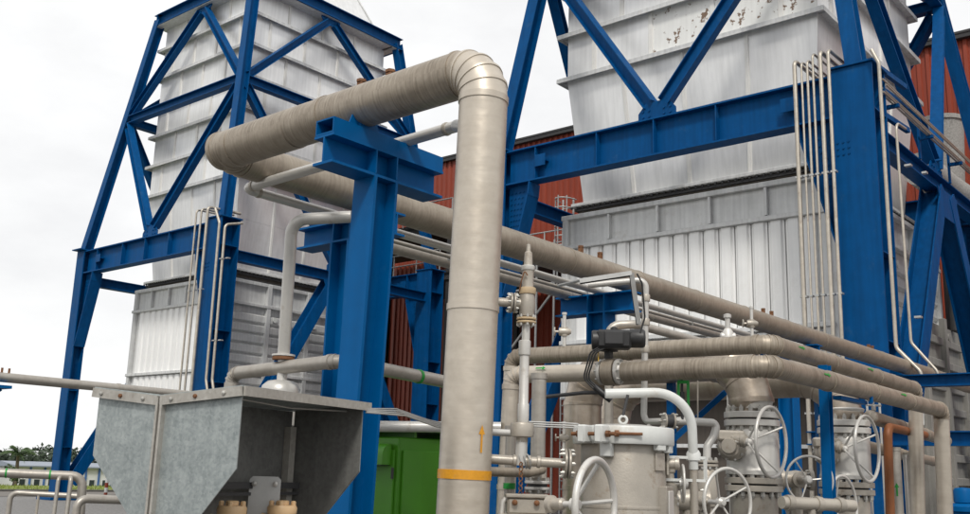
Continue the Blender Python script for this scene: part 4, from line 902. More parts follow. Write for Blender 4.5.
obj('lifting_eye', MB().torus((vx, vy, 2.015), (.6, .4, 0), .022, .008, 18, 8).tube([(vx, vy, 1.98), (vx, vy, 2.0)], .015, 10), 'white', t)
obj('eye_rod', MB().tube([(vx, vy, 2.04), (vx + .02, vy - .02, 2.16)], .009, 8), 'dark_steel', t)

t = thing('davit_arm', 'curved white davit arm over the filter vessel', 'davit', (5.28, 2.835, 0))
obj('arm', MB().tube(fillet([(4.88, 3.18, 2.168), (5.205, 2.795, 2.193), (5.27, 2.82, 1.75)], .22, 12), .028, 18), 'white', t)
obj('arm_foot', MB().lathe([(.028, 1.80), (.042, 1.80), (.042, 1.84), (.030, 1.86)], (5.27, 2.82, 0), (0, 0, 1), 18), 'white', t)
obj('post', MB().tube([(5.27, 2.82, .1), (5.27, 2.82, 1.80)], .024, 14), 'silver', t)
fm = MB(); fx = V((.64, -.77, 0))
for (a, b_) in (((-.16, 1.815), (.05, 1.815)), ((.05, 1.82), (.05, 1.69)), ((.05, 1.685), (-.19, 1.685))): fm.bar(V((5.27, 2.80, a[1])) + fx * a[0], V((5.27, 2.80, b_[1])) + fx * b_[0], .016, .016)
obj('guard_frame', fm, 'white', t)
t = thing('globe_valve', 'small silver globe valve inside the white guard frame', 'valve', (5.18, 2.95, 0))
gx0, gy0 = 5.20, 2.94
obj('body', MB().lathe([(.03, .1), (.03, 1.46), (.05, 1.47), (.055, 1.50), (.05, 1.55), (.055, 1.56), (.055, 1.58), (.04, 1.59), (.048, 1.62), (.048, 1.66), (.03, 1.67), (.026, 1.72), (.034, 1.73), (.034, 1.75), (.018, 1.76), (.018, 1.78)], (gx0, gy0, 0), (0, 0, 1), 20), 'silver', t)
stuff(obj('bolts', MB().hexnuts((gx0, gy0, 1.575), (0, 0, 1), .05, 6, .010, .022, 0).hexnuts((gx0, gy0, 1.56), (0, 0, -1), .05, 6, .010, .022, 0), 'bolt', t))
handwheel(t, (gx0 + .03, gy0 - .07, 1.665), (.55, -.83, 0), .105, .008, .0, 4, .4, .08)
obj('base_block', MB().box((gx0 + .05, gy0 - .02, 1.42), (.32, .16, .12), (.64, -.77, 0), (.77, .64, 0), (0, 0, 1), .012), 'silver', t)

# front handwheel of a valve at the bottom edge
t = thing('gate_valve', 'big handwheel valve in front of the filter vessel at the bottom edge', 'valve', (4.35, 2.95, 0))
hw = V((4.212, 2.925, 1.55)); nr = V((-.45, -.89, .0)).normalized()
handwheel(t, hw, V((.14, -.99, .0)).normalized(), .225, .018, .115, 5, .1, .07)
obj('yoke', MB().lathe([(.02, 0), (.03, .01), (.03, .07), (.045, .075), (.045, .10), (.03, .10)], hw + V((-.01, .06, 0)), (.1, .99, -.05), 20), 'silver', t)
obj('body', MB().lathe([(.12, .1), (.12, 1.1), (.16, 1.12), (.17, 1.3), (.12, 1.42), (.05, 1.45)], (hw.x + .02, hw.y + .27, 0), (0, 0, 1), 24), 'silver', t)

# ================================================================== BIG VALVES
def big_valve(label, x, y, dz, sc_, ph, extra):
    t = thing('ball_valve', label, 'valve', (x, y, 0), 'big flanged valves under the clad elbows'); s_ = sc_; Z = lambda z: 1.70 + (z - 1.70) * s_ + dz
    L = lambda prof, seg=32: MB().lathe([(r_ * s_, Z(z_)) for r_, z_ in prof], (x, y, 0), (0, 0, 1), seg)
    obj('neck', L([(.12, 2.19), (.145, 2.20), (.15, 2.245), (.16, 2.26), (.15, 2.27)]), 'silver_clean', t)
    flange(t, (x, y, Z(2.125)), (0, 0, 1), .197 * s_, .045 * s_, 16, .016 * s_, .045 * s_, .012 * s_, 'silver_clean')
    obj('body', L([(.15, 2.08), (.165, 2.06), (.18, 2.03), (.185, 1.98), (.185, 1.80), (.19, 1.765), (.195, 1.76), (.195, 1.735), (.17, 1.73)]), 'silver_clean', t)
    flange(t, (x, y, Z(1.665)), (0, 0, 1), .203 * s_, .042 * s_, 16, .016 * s_, .045 * s_, .012 * s_, 'silver')
    obj('tail', L([(.15, .1), (.15, 1.3), (.165, 1.45), (.165, 1.60), (.15, 1.61)]), 'silver', t)
    lf, tc_ = V((-.641, .767, 0)), V((-.84, -.54, 0)).normalized(); d1 = (tc_ + lf * .35).normalized(); c = V((x, y, Z(1.925))) + lf * .175 * s_ + tc_ * .16 * s_
    g = obj('gearbox', MB().lathe([(.07 * s_, -.09 * s_), (.098 * s_, -.06 * s_), (.10 * s_, -.01 * s_), (.09 * s_, .0), (.085 * s_, .03 * s_), (.07 * s_, .045 * s_), (.01 * s_, .048 * s_)], c, d1, 28), 'silver', t)
    obj('gear_cover', MB().lathe([(.055 * s_, 0), (.055 * s_, .03 * s_), (.05 * s_, .04 * s_), (.012 * s_, .043 * s_)], c + d1 * .045 * s_, d1, 24), 'silver', g)
    obj('worm_case', MB().box(c + V((0, 0, .072 * s_)) + d1 * .0, (.20 * s_, .09 * s_, .075 * s_), -lf, -tc_, (0, 0, 1), .016), 'silver', t)
    stuff(obj('bolts', MB().hexnuts(c + d1 * .0, d1, .093 * s_, 10, .011 * s_, .022 * s_, 0), 'bolt', g))
    hub = c + V((0, 0, .03 * s_)) + V((-.03, -.15, 0)) * s_
    obj('worm_shaft', MB().tube([c + V((0, 0, .06 * s_)), hub], .03 * s_, 12).lathe([(.03 * s_, 0), (.045 * s_, .01), (.045 * s_, .04), (.03 * s_, .05)], hub + V((0, .06, .012)) * s_, (.06, -1, 0), 14), 'silver', t)
    handwheel(t, hub, (-.02, -1, 0), .236 * s_, .0125 * s_, .165 * s_, 4, ph, .10 * s_)
    if extra: obj('orange_mark', MB().box((x + .155 * s_, y - .125 * s_, Z(1.87)), (.006, .03, .11), (.6, -.8, 0), (.8, .6, 0), (0, 0, 1)), 'orange_mark', t)
    return t
big_valve('big silver flanged valve with handwheel left of the thin blue post', 7.35, 3.416, 0, 1.09, .5, True)
big_valve('big silver flanged valve with handwheel right of the thin blue post', 9.33, 3.416, -.012, 1.22, .5, False)
def elbow_pipe(label, x, y, z0, r, z1, ye, m='jacket_bare'):
    t = thing('clad_elbow_pipe', label, 'pipe', (x, y, 0), 'clad elbow pipes on the big valves')
    clad_pipe(t, [(x, y, z0), (x, y + .02, z1), (x + .04, ye, z1), (x + .04, ye, .1)], r, m, 2.0, 3, .8, 32, .005)
    return t
elbow_pipe('dull metal clad elbow pipe rising from the left big valve and dropping behind the vessel', 7.35, 3.416, 2.30, .172, 2.65, 5.06)
elbow_pipe('dull metal clad elbow pipe rising from the right big valve', 9.33, 3.416, 2.31, .186, 2.68, 6.0)
# lower small handwheels and their valves
def small_valve(label, hub, nrm, R, ph, body_dir, dish=.06, r=.012, sp=4):
    hub = V(hub); nrm = V(nrm).normalized(); t = thing('gate_valve', label, 'valve', (hub.x, hub.y, 0), 'small handwheel valves by the big valves')
    handwheel(t, hub, nrm, R, r, dish, sp, ph, .12); b_ = hub - nrm * .12
    obj('bonnet', MB().lathe([(.02, -.02), (.035, 0), (.035, .05), (.06, .055), (.06, .085), (.045, .09), (.045, .16), (.02, .17)], b_, -nrm, 20), 'silver', t)
    bc = b_ - nrm * .16
    obj('body', MB().lathe([(.05, -.13), (.085, -.13), (.085, -.10), (.06, -.095), (.075, 0), (.06, .095), (.085, .10), (.085, .13), (.05, .13)], bc, body_dir, 22), 'silver', t)
    stuff(obj('bolts', MB().hexnuts(bc + V(body_dir).normalized() * .10, -V(body_dir), .07, 8, .01, .025, 0).hexnuts(b_ - nrm * .085, -nrm, .05, 6, .008, .02, 0), 'bolt', t))
    obj('standpipe', MB().tube([bc, V((bc.x, bc.y, .1))], .045, 14), 'silver', t)
    return t
small_valve('small handwheel below the left big valve at the bottom edge', (6.0, 3.02, 1.55), (-.28, -.96, 0), .215, .5, (.6, -.8, 0))
small_valve('small handwheel below the right big valve at the bottom edge', (8.07, 3.05, 1.50), (-.08, -.99, 0), .25, .2, (.6, -.8, 0))
small_valve('upright handwheel facing the camera beside the thin blue post', (7.60, 3.08, 1.71), (-.75, -.66, 0), .182, .1, (.6, -.8, 0), .03, .010, 3)
t = thing('spool_pipe', 'short silver pipe spool low between the two big valves', 'pipe', (7.2, 3.0, 0))
obj('tube', MB().tube([(6.95, 3.02, 1.545), (7.55, 2.72, 1.53)], .045, 16), 'silver', t); obj('support', MB().tube([(7.2, 2.9, .1), (7.2, 2.9, 1.5)], .03, 10), 'silver', t)
for a in (.1, .5, .8): obj('coupling', MB().lathe([(.055, -.025), (.058, 0), (.055, .025)], V((6.95, 3.02, 1.545)).lerp(V((7.55, 2.72, 1.53)), a), (.6, -.3, -.015), 16), 'silver', t)
t = thing('blue_post', 'thin bright blue post standing between the two big valves', 'post', (7.62, 2.98, 0))
obj('post', MB().hbeam((7.71, 2.97, .1), (7.65, 2.93, 2.60), .085, .075, .008, .006, up=(1, 0, 0)), 'blue_near', t); obj('base_plate', MB().box((7.66, 3.02, .11), (.22, .22, .02)), 'blue_near', t)
obj('bracket', MB().box((7.88, 2.82, 2.340), (.58, .07, .03), bev=.003).box((8.14, 2.745, 2.40), (.03, .02, .13)), 'blue_near', t)
t = thing('blue_plate_column', 'broad blue steel column behind the thin blue post', 'post', (9.34, 3.61, 0))
obj('column', MB().hbeam((9.34, 3.61, .1), (9.34, 3.61, 2.46), .13, .13, .012, .010, up=(.6, -.8, 0)), 'blue_near', t); obj('base_plate', MB().box((9.34, 3.61, .11), (.3, .3, .02)), 'blue_near', t)
# riser with white elbow left of the left big valve
t = thing('check_valve', 'silver riser with white elbow between davit arm and left big valve', 'valve', (6.36, 3.30, 0))
cx_, cy_ = 6.36, 3.30
obj('body', MB().lathe([(.04, .1), (.05, 1.5), (.066, 1.51), (.073, 1.54), (.073, 1.74), (.06, 1.76)], (cx_, cy_, 0), (0, 0, 1), 22), 'silver', t)
flange(t, (cx_, cy_, 1.80), (0, 0, 1), .078, .018, 8, .010, .022, .008, 'silver')
obj('elbow', MB().tube(fillet([(cx_, cy_, 1.82), (cx_ + .01, cy_, 1.92), (cx_ + .05, cy_ - .03, 1.99), (6.44, 3.25, 2.085), (6.24, 3.42, 2.09), (6.15, 3.50, 2.085)], .05, 6), .028, 16), 'silver_clean', t)
flange(t, (6.17, 3.49, 2.086), (.76, -.65, 0), .058, .014, 6, .009, .02, .05, 'silver')
obj('vent_rod', MB().tube([(6.35, 3.36, 2.1), (6.36, 3.36, 2.38)], .006, 6), 'silver', t)
t = thing('lever_handle', 'green lever handle frame hanging under the lower clad pipe', 'valve handle', (6.25, 3.42, 2.2))
obj('frame', MB().box((6.22, 3.40, 2.36), (.08, .02, .022), (.6, -.8, 0), (.8, .6, 0)).box((6.22, 3.40, 2.19), (.08, .02, .022), (.6, -.8, 0), (.8, .6, 0)).box((6.22 - .02, 3.40 + .027, 2.275), (.018, .018, .17), (.6, -.8, 0), (.8, .6, 0)).box((6.22 + .02, 3.40 - .027, 2.275), (.018, .018, .17), (.6, -.8, 0), (.8, .6, 0)), 'green_mark', t)
obj('stem', MB().tube([(6.22, 3.41, 2.10), (6.22, 3.41, 2.40)], .010, 8).lathe([(.02, 0), (.02, .05)], (6.22, 3.41, 2.24), (0, 0, 1), 8), 'black', t)
t = thing('strut', 'slanting blue brace bar under the clad pipes left of the big valves', 'steel strut', (7.6, 4.4, 0))
obj('bar', MB().bar((7.72, 3.82, 2.42), (7.42, 4.17, 2.0), .05, .045), 'blue', t); obj('post', MB().bar((7.42, 4.17, .1), (7.42, 4.17, 2.5), .06, .06, up=(1, 0, 0)), 'blue', t)

# ================================================================== RIGHT HAND SIDE
t = thing('orange_pipe', 'rust orange pipe with elbowed top right of the big valves', 'pipe', (9.95, 3.22, 0))
obj('tube', MB().tube(fillet([(10.06, 3.30, .1), (9.90, 3.20, 2.24), (11.6, 3.35, 2.24)], .10, 6), .043, 18), 'orange_pipe', t); obj('yellow_label', curved_mark((10.0, 3.26, 1.52), (0, 0, 1), (-1, -.4, 0), .043, [[(-.06, -.016), (-.06, .016), (.06, .016), (.06, -.016)]], .003), 'yellow', t)
t = upright('upright_pipe', 'clad upright pipe with green arrow beside the orange pipe', 10.45, 3.32, 2.06, .055, 'jacket_grey'); obj('flow_arrow', curved_mark((10.45, 3.32, 1.58), (0, 0, 1), (-1, -.35, 0), .056, ARROW(.13, .008, .022)), 'green_mark', t)
t = upright('upright_pipe', 'clad upright pipe between the two tall end pipes', 11.9, 3.62, 2.05, .062, 'jacket_grey')
t = upright('upright_pipe', 'thin white upright conduit between orange pipe and end pipes', 10.95, 3.38, 2.0, .018, 'silver_clean')
t = thing('header_pipe', 'capped brown header pipe with a small valve right of the right big valve', 'pipe', (9.6, 3.25, 0))
clad_pipe(t, [(9.75, 3.30, 2.325), (13.4, 3.62, 2.25)], .066, 'jacket_brown', 1.3, 4, 1.1, 22); obj('end_cap', MB().lathe([(.066, 0), (.068, .02), (.055, .05), (.02, .065), (.003, .068)], (9.75, 3.30, 2.325), (-1, -.09, .02), 22), 'jacket_light', t)
obj('drain_valve', MB().lathe([(.012, 0), (.022, .01), (.022, .05), (.01, .06), (.01, .13), (.004, .135)], (9.78, 3.28, 2.385), (0, 0, 1), 10).tube([(9.72, 3.33, 2.44), (9.84, 3.23, 2.44)], .010, 7), 'silver_clean', t)
obj('stand', MB().tube([(11.5, 3.46, .1), (11.5, 3.46, 2.25)], .04, 10), 'jacket_grey', t)
t = thing('header_pipe', 'lower brown header pipe with tees behind the tall end pipes', 'pipe', (11, 3.7, 0)); clad_pipe(t, [(10.2, 3.6, 2.08), (14.5, 4.1, 2.02)], .062, 'jacket_brown', 1.3, 4, 1.1, 22); obj('stand', MB().tube([(13, 3.93, .1), (13, 3.93, 2.0)], .04, 10), 'jacket_grey', t)
# blue cross beams low on the right tower
for lab, z, h, ys in (('blue steel beam above the tall end pipes at the right edge', 3.70, .24, 6.45), ('lower blue steel beam behind the tall end pipes at the right edge', 2.58, .28, 8.2)):
    t = thing('steel_beam', lab, 'steel beam', (20.3, 3, z - h / 2), 'low blue beams at the right'); obj('beam', MB().hbeam((20.35, -3, z), (20.35, ys, z), h, .26, .025, .02), 'blue', t); obj('post', MB().hbeam((20.35, -2.8, .1), (20.35, -2.8, z - h / 2 - .002), .25, .25, .02, .015, up=(1, 0, 0)), 'blue', t)
# cantilevered frame of thin white rods
t = thing('rod_frame', 'thin white rod frame in front of the blue column behind the right big valve', 'frame', (12, 4.2, 0))
for (a, b_) in (((11.6, 4.6, 2.95), (12.3, 4.1, 2.93)), ((12.2, 4.17, .1), (12.2, 4.17, 2.93)), ((12.9, 4.25, .1), (12.9, 4.25, 2.88)), ((12.2, 4.17, 2.90), (12.9, 4.25, 2.88))): obj('rod', MB().tube([a, b_], .014, 7), 'silver_clean', t)
t = thing('junction_box', 'small white box between the two tall end pipes', 'box', (12.6, 3.6, 0)); obj('box', MB().box((12.6, 3.72, 2.55), (.10, .16, .30), (.9, .43, 0), (-.43, .9, 0), (0, 0, 1), .01), 'white', t); obj('post', MB().tube([(12.65, 3.74, .1), (12.65, 3.74, 2.41)], .025, 8), 'galv_thin', t)
t = thing('pump', 'bright blue pump motor at the bottom right corner', 'pump', (13.95, 3.6, 0))
pc = V((13.95, 3.60, 0)); obj('motor', MB().lathe([(.10, 1.48), (.12, 1.49), (.12, 1.64), (.10, 1.67), (.02, 1.68)], pc, (0, 0, 1), 22), 'blue_near', t); obj('flange', MB().lathe([(.14, 1.38), (.22, 1.38), (.22, 1.44), (.19, 1.46), (.13, 1.48)], pc, (0, 0, 1), 26), 'blue_near', t); obj('casing', MB().lathe([(.18, .1), (.18, 1.3), (.16, 1.38)], pc, (0, 0, 1), 22), 'blue_near', t)
# grey ribbed side duct inside the tower's side bay
t = thing('side_duct', 'grey ribbed duct casing behind the braces at the right edge', 'duct', (32, 8, 0))
obj('body', MB().box((33.2, 8.75, 3.1), (10.8, 1.5, 6.2)), 'casing_dirty', t)
for i in range(6):
    xx = 28.0 + 1.9 * i; obj('side_post', MB().box((xx, 7.93, 3.2), (.22, .16, 6.4), bev=.01), 'casing_dirty', t); obj('lifting_lug', MB().lathe([(.13, 0), (.13, .06)], (xx + .5, 7.95, 5.9), (0, -1, 0), 10), 'casing_dirty', t)
    for k in range(9): obj('rib', MB().box((xx + .95, 7.96, .5 + .65 * k), (1.5, .14, .22), bev=.02), 'casing_dirty', t)
# mineral-coated drum on the far side of the frame
t = thing('lagged_drum', 'rough grey lagged drum behind the right tower braces', 'drum', (36.6, 9.3, 0)); obj('shell', MB().lathe([(.5, 11.4), (.62, 11.5), (.78, 14.6), (.84, 14.62), (.84, 14.78), (.7, 14.8)], (36.6, 9.3, 0), (0, 0, 1), 28), 'mineral', t); obj('stand', MB().tube([(36.6, 9.3, 0), (36.6, 9.3, 11.42)], .3, 12), 'dark_steel', t)
t = thing('lagged_drum', 'rough grey lagged pipe bend low behind the right tower side beam', 'drum', (30, 7.6, 9)); obj('shell', MB().tube(fillet([(28.6, 7.9, 10.6), (31, 7.9, 10.6), (34.5, 7.6, 10.5)], .5, 5), .5, 20), 'mineral', t); obj('stand', MB().tube([(31, 7.9, 6.2), (31, 7.9, 10.2)], .12, 10), 'dark_steel', t)

# conduits up the near columns
def conduit(label, pts, r, grp, R=.12, clips=()):
    t = thing('conduit', label, 'conduit', (pts[0][0], pts[0][1], 0), grp); obj('tube', MB().tube(fillet(pts, R, 5), r * .82, 10), 'conduit', t)
    for z in clips: obj('clip', MB().box((pts[0][0] + .03, pts[0][1], z), (.12, r * 2.6, .04)), 'galv_thin', t)
ordn = ['first', 'second', 'third', 'fourth', 'fifth', 'sixth']
for i, (y, zt_, r) in enumerate(((8.18, 11.08, .060), (8.02, 11.02, .030), (7.885, 11.03, .036), (7.755, 11.16, .034), (7.58, 11.16, .058), (7.40, 11.16, .048))):
    conduit('%s beige conduit from the left on the right tower\'s near column' % ordn[i], [(20.36, y, .05), (20.36, y, zt_), (23.6, y - .02, zt_ - .01)], r, 'conduits on the right tower column', .14, (3.1, 5.6, 8.3))
conduit('pale conduit with hooked top on the right side of the big blue column', [(20.5, 5.9, 3.75), (20.5, 5.92, 3.9), (20.5, 6.36, 4.4), (20.5, 6.36, 10.6), (20.5, 6.50, 10.95)], .05, 'conduits right of the big column', .2, (8.2, 5))
conduit('thin pale conduit hugging the big blue column farther right', [(20.55, 5.6, 3.75), (20.55, 5.62, 3.9), (20.55, 6.08, 4.5), (20.55, 6.10, 9.2), (21.2, 6.1, 9.25)], .036, 'conduits right of the big column', .2, (8,))
for i, y in enumerate((31.84, 31.51, 31.1)): conduit('%s thin conduit from the left on the left tower\'s near column' % ordn[i], [(20.45, y, .05), (20.45, y, 11.15), (21.9, y - .02, 11.2)], (.045, .05, .07)[i], 'conduits on the left tower column', .14, (4, 8))
conduit('bent pale conduit on the right flank of the left tower\'s near column', [(20.4, 29.9, 3.9), (20.4, 30.15, 4.6), (20.4, 30.2, 10.4), (20.4, 30.55, 11.0)], .06, 'conduits on the left tower column', .2, (6, 9)); conduit('second bent pale conduit on the right flank of the left tower\'s near column', [(20.45, 29.6, 3.9), (20.45, 29.85, 4.6), (20.45, 29.9, 10.3), (21.2, 29.9, 10.5)], .06, 'conduits on the left tower column', .2, (6, 9))
# conduit bundle along the right tower's side beam
t = thing('conduit_rack', 'bundle of thin conduits along the right tower side beam', 'conduit rack', (21.5, 6.6, 9.8))
for i in range(5): obj('tube', MB().tube([(21.3, 6.62 - .07 * (i % 3), 10.25 + .15 * (i // 2)), (33, 6.62 - .07 * (i % 3), 10.25 + .15 * (i // 2))], .024, 8), 'conduit', t)
for x in (22.2, 24.8, 27.4, 30): obj('bracket', MB().box((x, 6.66, 10.2), (.10, .34, .08)).box((x, 6.83, 10.1), (.10, .05, .85)), 'blue', t)
for i, z in enumerate((9.9, 10.5, 11.0)): obj('stub_bracket', MB().bar((21.55, 6.75, z), (23.2, 6.62, z), .10, .12), 'blue', t)

# ladder and platforms in front of the red hall
t = thing('ladder', 'galvanised caged ladder against the red hall', 'ladder', (33.5, 23.8, 0))
for y in (23.55, 24.1): obj('rail', MB().tube([(33.6, y, 0), (33.6, y, 13.4)], .045, 8), 'galv_thin', t)
rm = bare(MB().tube([(0, -.27, 0), (0, .27, 0)], .025, 6), 'rung', 'galv_thin')
for k in range(38): inst('rung', rm, t, (33.6, 23.83, .4 + .34 * k))
for k in range(6): obj('cage_hoop', MB().tube([V((33.6 - .75 * math.sin(a), 23.83 + .42 * math.cos(a), 11.2 + .42 * k)) for a in [PI * j / 10 for j in range(11)]], .03, 6), 'galv_thin', t)
for a in (.25, .5, .75): obj('cage_bar', MB().tube([(33.6 - .75 * math.sin(PI * a), 23.83 + .42 * math.cos(PI * a), 9.5), (33.6 - .75 * math.sin(PI * a), 23.83 + .42 * math.cos(PI * a), 13.4)], .03, 6), 'galv_thin', t)
def platform(label, x0, x1, y0, y1, z, hgt=1.1):
    t = thing('access_platform', label, 'platform', ((x0 + x1) / 2, (y0 + y1) / 2, 0)); obj('deck', MB().box(((x0 + x1) / 2, (y0 + y1) / 2, z), (x1 - x0, y1 - y0, .12)), 'dark_steel', t)
    for zz in (.55, 1.1): obj('hand_rail', MB().tube([(x0, y0, z + zz), (x0, y1, z + zz)], .035, 7), 'galv_thin', t)
    n_ = max(2, int((y1 - y0) / 1.5))
    for i in range(n_ + 1): obj('rail_post', MB().tube([(x0, lerp(y0, y1, i / n_), z), (x0, lerp(y0, y1, i / n_), z + 1.1)], .035, 7), 'galv_thin', t)
    for yy in (y0 + .2, y1 - .2):
        for xx in (x0 + .2, x1 - .2): obj('leg', MB().hbeam((xx, yy, 0), (xx, yy, z - .062), .25, .25, .02, .015, up=(1, 0, 0)), 'dark_steel', t)
    obj('beam', MB().hbeam((x0 + .1, y0, z - .26), (x0 + .1, y1, z - .26), .36, .2), 'dark_steel', t)
platform('dark access platform with grey handrails between the two towers', 34, 39.7, 31, 41, 13.6)
platform('lower dark access platform with long handrail between the two towers', 34, 39.7, 17.5, 38, 11.1)
t = thing('stair_frame', 'thin galvanised stair frame in the gap right of the relief valve', 'stair frame', (30, 22, 0))
for y in (22.75, 21.9, 24.2): obj('post', MB().tube([(30, y, 0), (30, y, 10.6)], .05, 8), 'galv_thin', t)
for (a, b_) in (((30, 24.2, 6.2), (30, 21.9, 8.6)), ((30, 24.2, 8.7), (30, 21.9, 8.9)), ((30, 24.2, 5.2), (30, 22.75, 5.2)), ((30, 24.2, 10.3), (30, 21.9, 10.4))): obj('rail', MB().tube([a, b_], .05, 8), 'galv_thin', t)
platform('dark deck with handrails at the right edge behind the right tower', 33.2, 38, 2, 8, 8.2)

# ================================================================== LEFT FOREGROUND
# butterfly-roofed galvanised hood: frame along u (away) and v (left)
hu, hv, hz = V((.961, .276, 0)), V((-.276, .961, 0)), V((0, 0, 1)); h0 = V((2.565, 3.515, 0))
HP = lambda u, v, z: h0 + hu * u + hv * v + hz * z
t = thing('sheet_hood', 'galvanised sheet metal hood with two flared bays over beige caps', 'hood', HP(.5, .42, 0))
ends = [(0, 2.022), (0, 1.68), (.27, 1.36), (.415, 1.36), (.415, 1.985)]; ends2 = [(.445, 1.985), (.445, 1.36), (.56, 1.46), (.81, 1.72), (.81, 2.02)]
for u0, mm in ((0, 'galv_sheet'), (1.0, 'galv_inner_shade')):
    for pl in (ends, ends2): obj('end_panel', MB().prism(pl, HP(u0, 0, 0), hv, hz, hu, 0, .006), mm if u0 == 0 else 'galv_sheet', t)
obj('end_panel', MB().prism(ends, HP(1.0, 0, 0), hv, hz, hu, -.008, -.003), 'galv_inner_shade', t)  # extra inner face, coloured dark for the shade under the hood
for (va, za, vb, zb_) in ((-.01, 2.028, .43, 1.988), (.43, 1.988, .83, 2.026)):
    mb = MB(); pp = [HP(-.015, va, za), HP(1.045, va, za), HP(1.045, vb, zb_), HP(-.015, vb, zb_)]; mb.v += [p - hz * .004 for p in pp] + [p + hz * .004 for p in pp]
    for f_ in ((3, 2, 1, 0), (4, 5, 6, 7), (0, 1, 5, 4), (1, 2, 6, 5), (2, 3, 7, 6), (3, 0, 4, 7)): mb.face(f_)
    obj('roof_sheet', mb, 'galv_sheet', t)
for (va, za, vb, zb_) in ((-.012, 2.006, .428, 1.966), (.445, 1.966, .83, 2.004)):
    rimo = obj('rim', MB().bar(HP(-.02, va, za), HP(-.02, vb, zb_), .012, .042), 'galv_rim', t)
    for k in range(3): a = (.2, .55, .85)[k]; obj('screw', MB().lathe([(.010, 0), (.009, .008), (.003, .011)], HP(-.026, lerp(va, vb, a), lerp(za, zb_, a)), -hu, 8), 'rust' if k == 1 else 'bolt', rimo)
obj('rim', MB().bar(HP(-.01, -.018, 2.007), HP(1.05, -.018, 2.013), .012, .042), 'galv_rim', t)
for v_ in (.418, .442): obj('seam_angle', MB().box(HP(-.012, v_, 1.55), (.03, .012, .86), hu, hv, hz), 'galv_rim', t)
obj('back_panel', MB().box(HP(.5, .43, 1.675), (.98, .006, .615), hu, hv, hz), 'galv_inner_shade', t)
obj('spine_post', MB().box(HP(.95, .405, 1.0), (.05, .04, 1.8), hu, hv, hz), 'galv_rim', t); obj('spine_post', MB().box(HP(.06, .43, .7), (.06, .05, 1.3), hu, hv, hz), 'galv_rim', t)
obj('cross_rail', MB().box(HP(.5, .36, 1.60), (.96, .03, .03), hu, hv, hz).box(HP(.5, .36, 1.56), (.96, .02, .015), hu, hv, hz), 'dark_steel', t)
obj('roof_wire', MB().tube([HP(.03, .06, 1.98), HP(.5, .10, 1.97), HP(.97, .08, 1.985)], .005, 6), 'galv_thin', t)
bp_ = obj('mounting_plate', MB().prism([(-.075, -.1), (.075, -.1), (.075, .085), (.06, .1), (-.06, .1), (-.075, .085)], HP(.62, .30, 1.545), hu * .55 - hv * .835, hz, -(hu * .835 + hv * .55), 0, .006), 'galv_thin', t)
for a in (-.05, .05): obj('plate_bolt', MB().lathe([(.013, 0), (.013, .012), (.005, .016)], HP(.62, .30, 1.61) + (hu * .55 - hv * .835) * a - (hu * .835 + hv * .55) * -.0 + V((-.01, -.01, 0)), -(hu * .835 + hv * .55), 8), 'bolt', bp_)
def cap(u, v, label, s_=1.):
    c = HP(u, v, 0); t = thing('filter_housing', label, 'filter housing', c, 'beige caps under the hood'); L = lambda pr: MB().lathe([(r_ * s_, z_) for r_, z_ in pr], c, (0, 0, 1), 26)
    obj('bowl', L([(.05, 1.0), (.062, 1.02), (.064, 1.47), (.07, 1.475), (.072, 1.50), (.066, 1.512), (.03, 1.515)]), 'beige_cap', t); obj('stand', L([(.03, .05), (.03, 1.01)]), 'galv_rim', t)
    obj('boss', L([(.032, 1.512), (.032, 1.53), (.026, 1.535), (.004, 1.536)]), 'beige_cap', t)
    for k in range(4): a = PI / 4 + PI / 2 * k; obj('lug', MB().lathe([(.012, 0), (.012, .022), (.007, .026)], c + V((math.cos(a) * .052 * s_, math.sin(a) * .052 * s_, 1.508)), (0, 0, 1), 8), 'beige_cap', t)
    obj('side_port', MB().lathe([(.02, 0), (.02, .03), (.012, .034)], c + V((-.05, .045, 1.45)) * 1 , (-.6, .75, .2), 10), 'beige_cap', t)
cap(.34, .27, 'beige filter cap under the hood, partly hidden by the left panel', .95); cap(.62, .19, 'beige filter cap standing clear under the hood in front of the bracket')
# instrument lines slung from the hood corner
t = thing('tubing', 'bundle of thin steel tubes slung from the hood corner to the thick pipe', 'tubing', (3.6, 3.8, 2.0))
for i in range(4): obj('tube', MB().tube([HP(1.0, -.02, 2.0 - .006 * i), HP(1.3, -.03 - .02 * i, 2.02 - .012 * i), (4.22, 3.98 - .02 * i, 1.985 - .012 * i), (4.6, 4.1, 1.97 - .01 * i)], .005, 6), 'galv_thin', t)

# pipes behind the hood
t = thing('drop_pipe', 'white upright pipe with elbowed top and flanged foot behind the hood', 'pipe', (4.78, 6.05, 0))
obj('tube', MB().tube(fillet([(4.93, 5.55, 3.60), (4.68, 5.86, 3.57), (4.66, 5.93, 3.5), (4.80, 6.09, 2.52)], .16, 7), .047, 18), 'silver_clean', t)
obj('rusty_flange', MB().lathe([(.05, 0), (.085, 0), (.087, .012), (.085, .025), (.05, .025)], (4.80, 6.09, 2.50), (0, 0, 1), 22), 'rust', t); obj('foot_flange', MB().lathe([(.05, 0), (.09, 0), (.09, .014), (.06, .02)], (4.80, 6.09, 2.528), (0, 0, 1), 22), 'silver_clean', t)
obj('neck', MB().tube([(4.80, 6.09, 2.3), (4.80, 6.09, 2.5)], .04, 16), 'silver_clean', t); obj('dome', MB().lathe([(.15, 2.0), (.15, 2.26), (.14, 2.30), (.10, 2.335), (.05, 2.345)], (4.80, 6.10, 0), (0, 0, 1), 26), 'silver_clean', t); obj('leg', MB().lathe([(.10, .1), (.10, 2.0)], (4.8, 6.1, 0), (0, 0, 1), 18), 'silver', t)
t = thing('cross_pipe', 'grey pipe passing behind the blue support with a green band', 'pipe', (4.79, 5.5, 2.44))
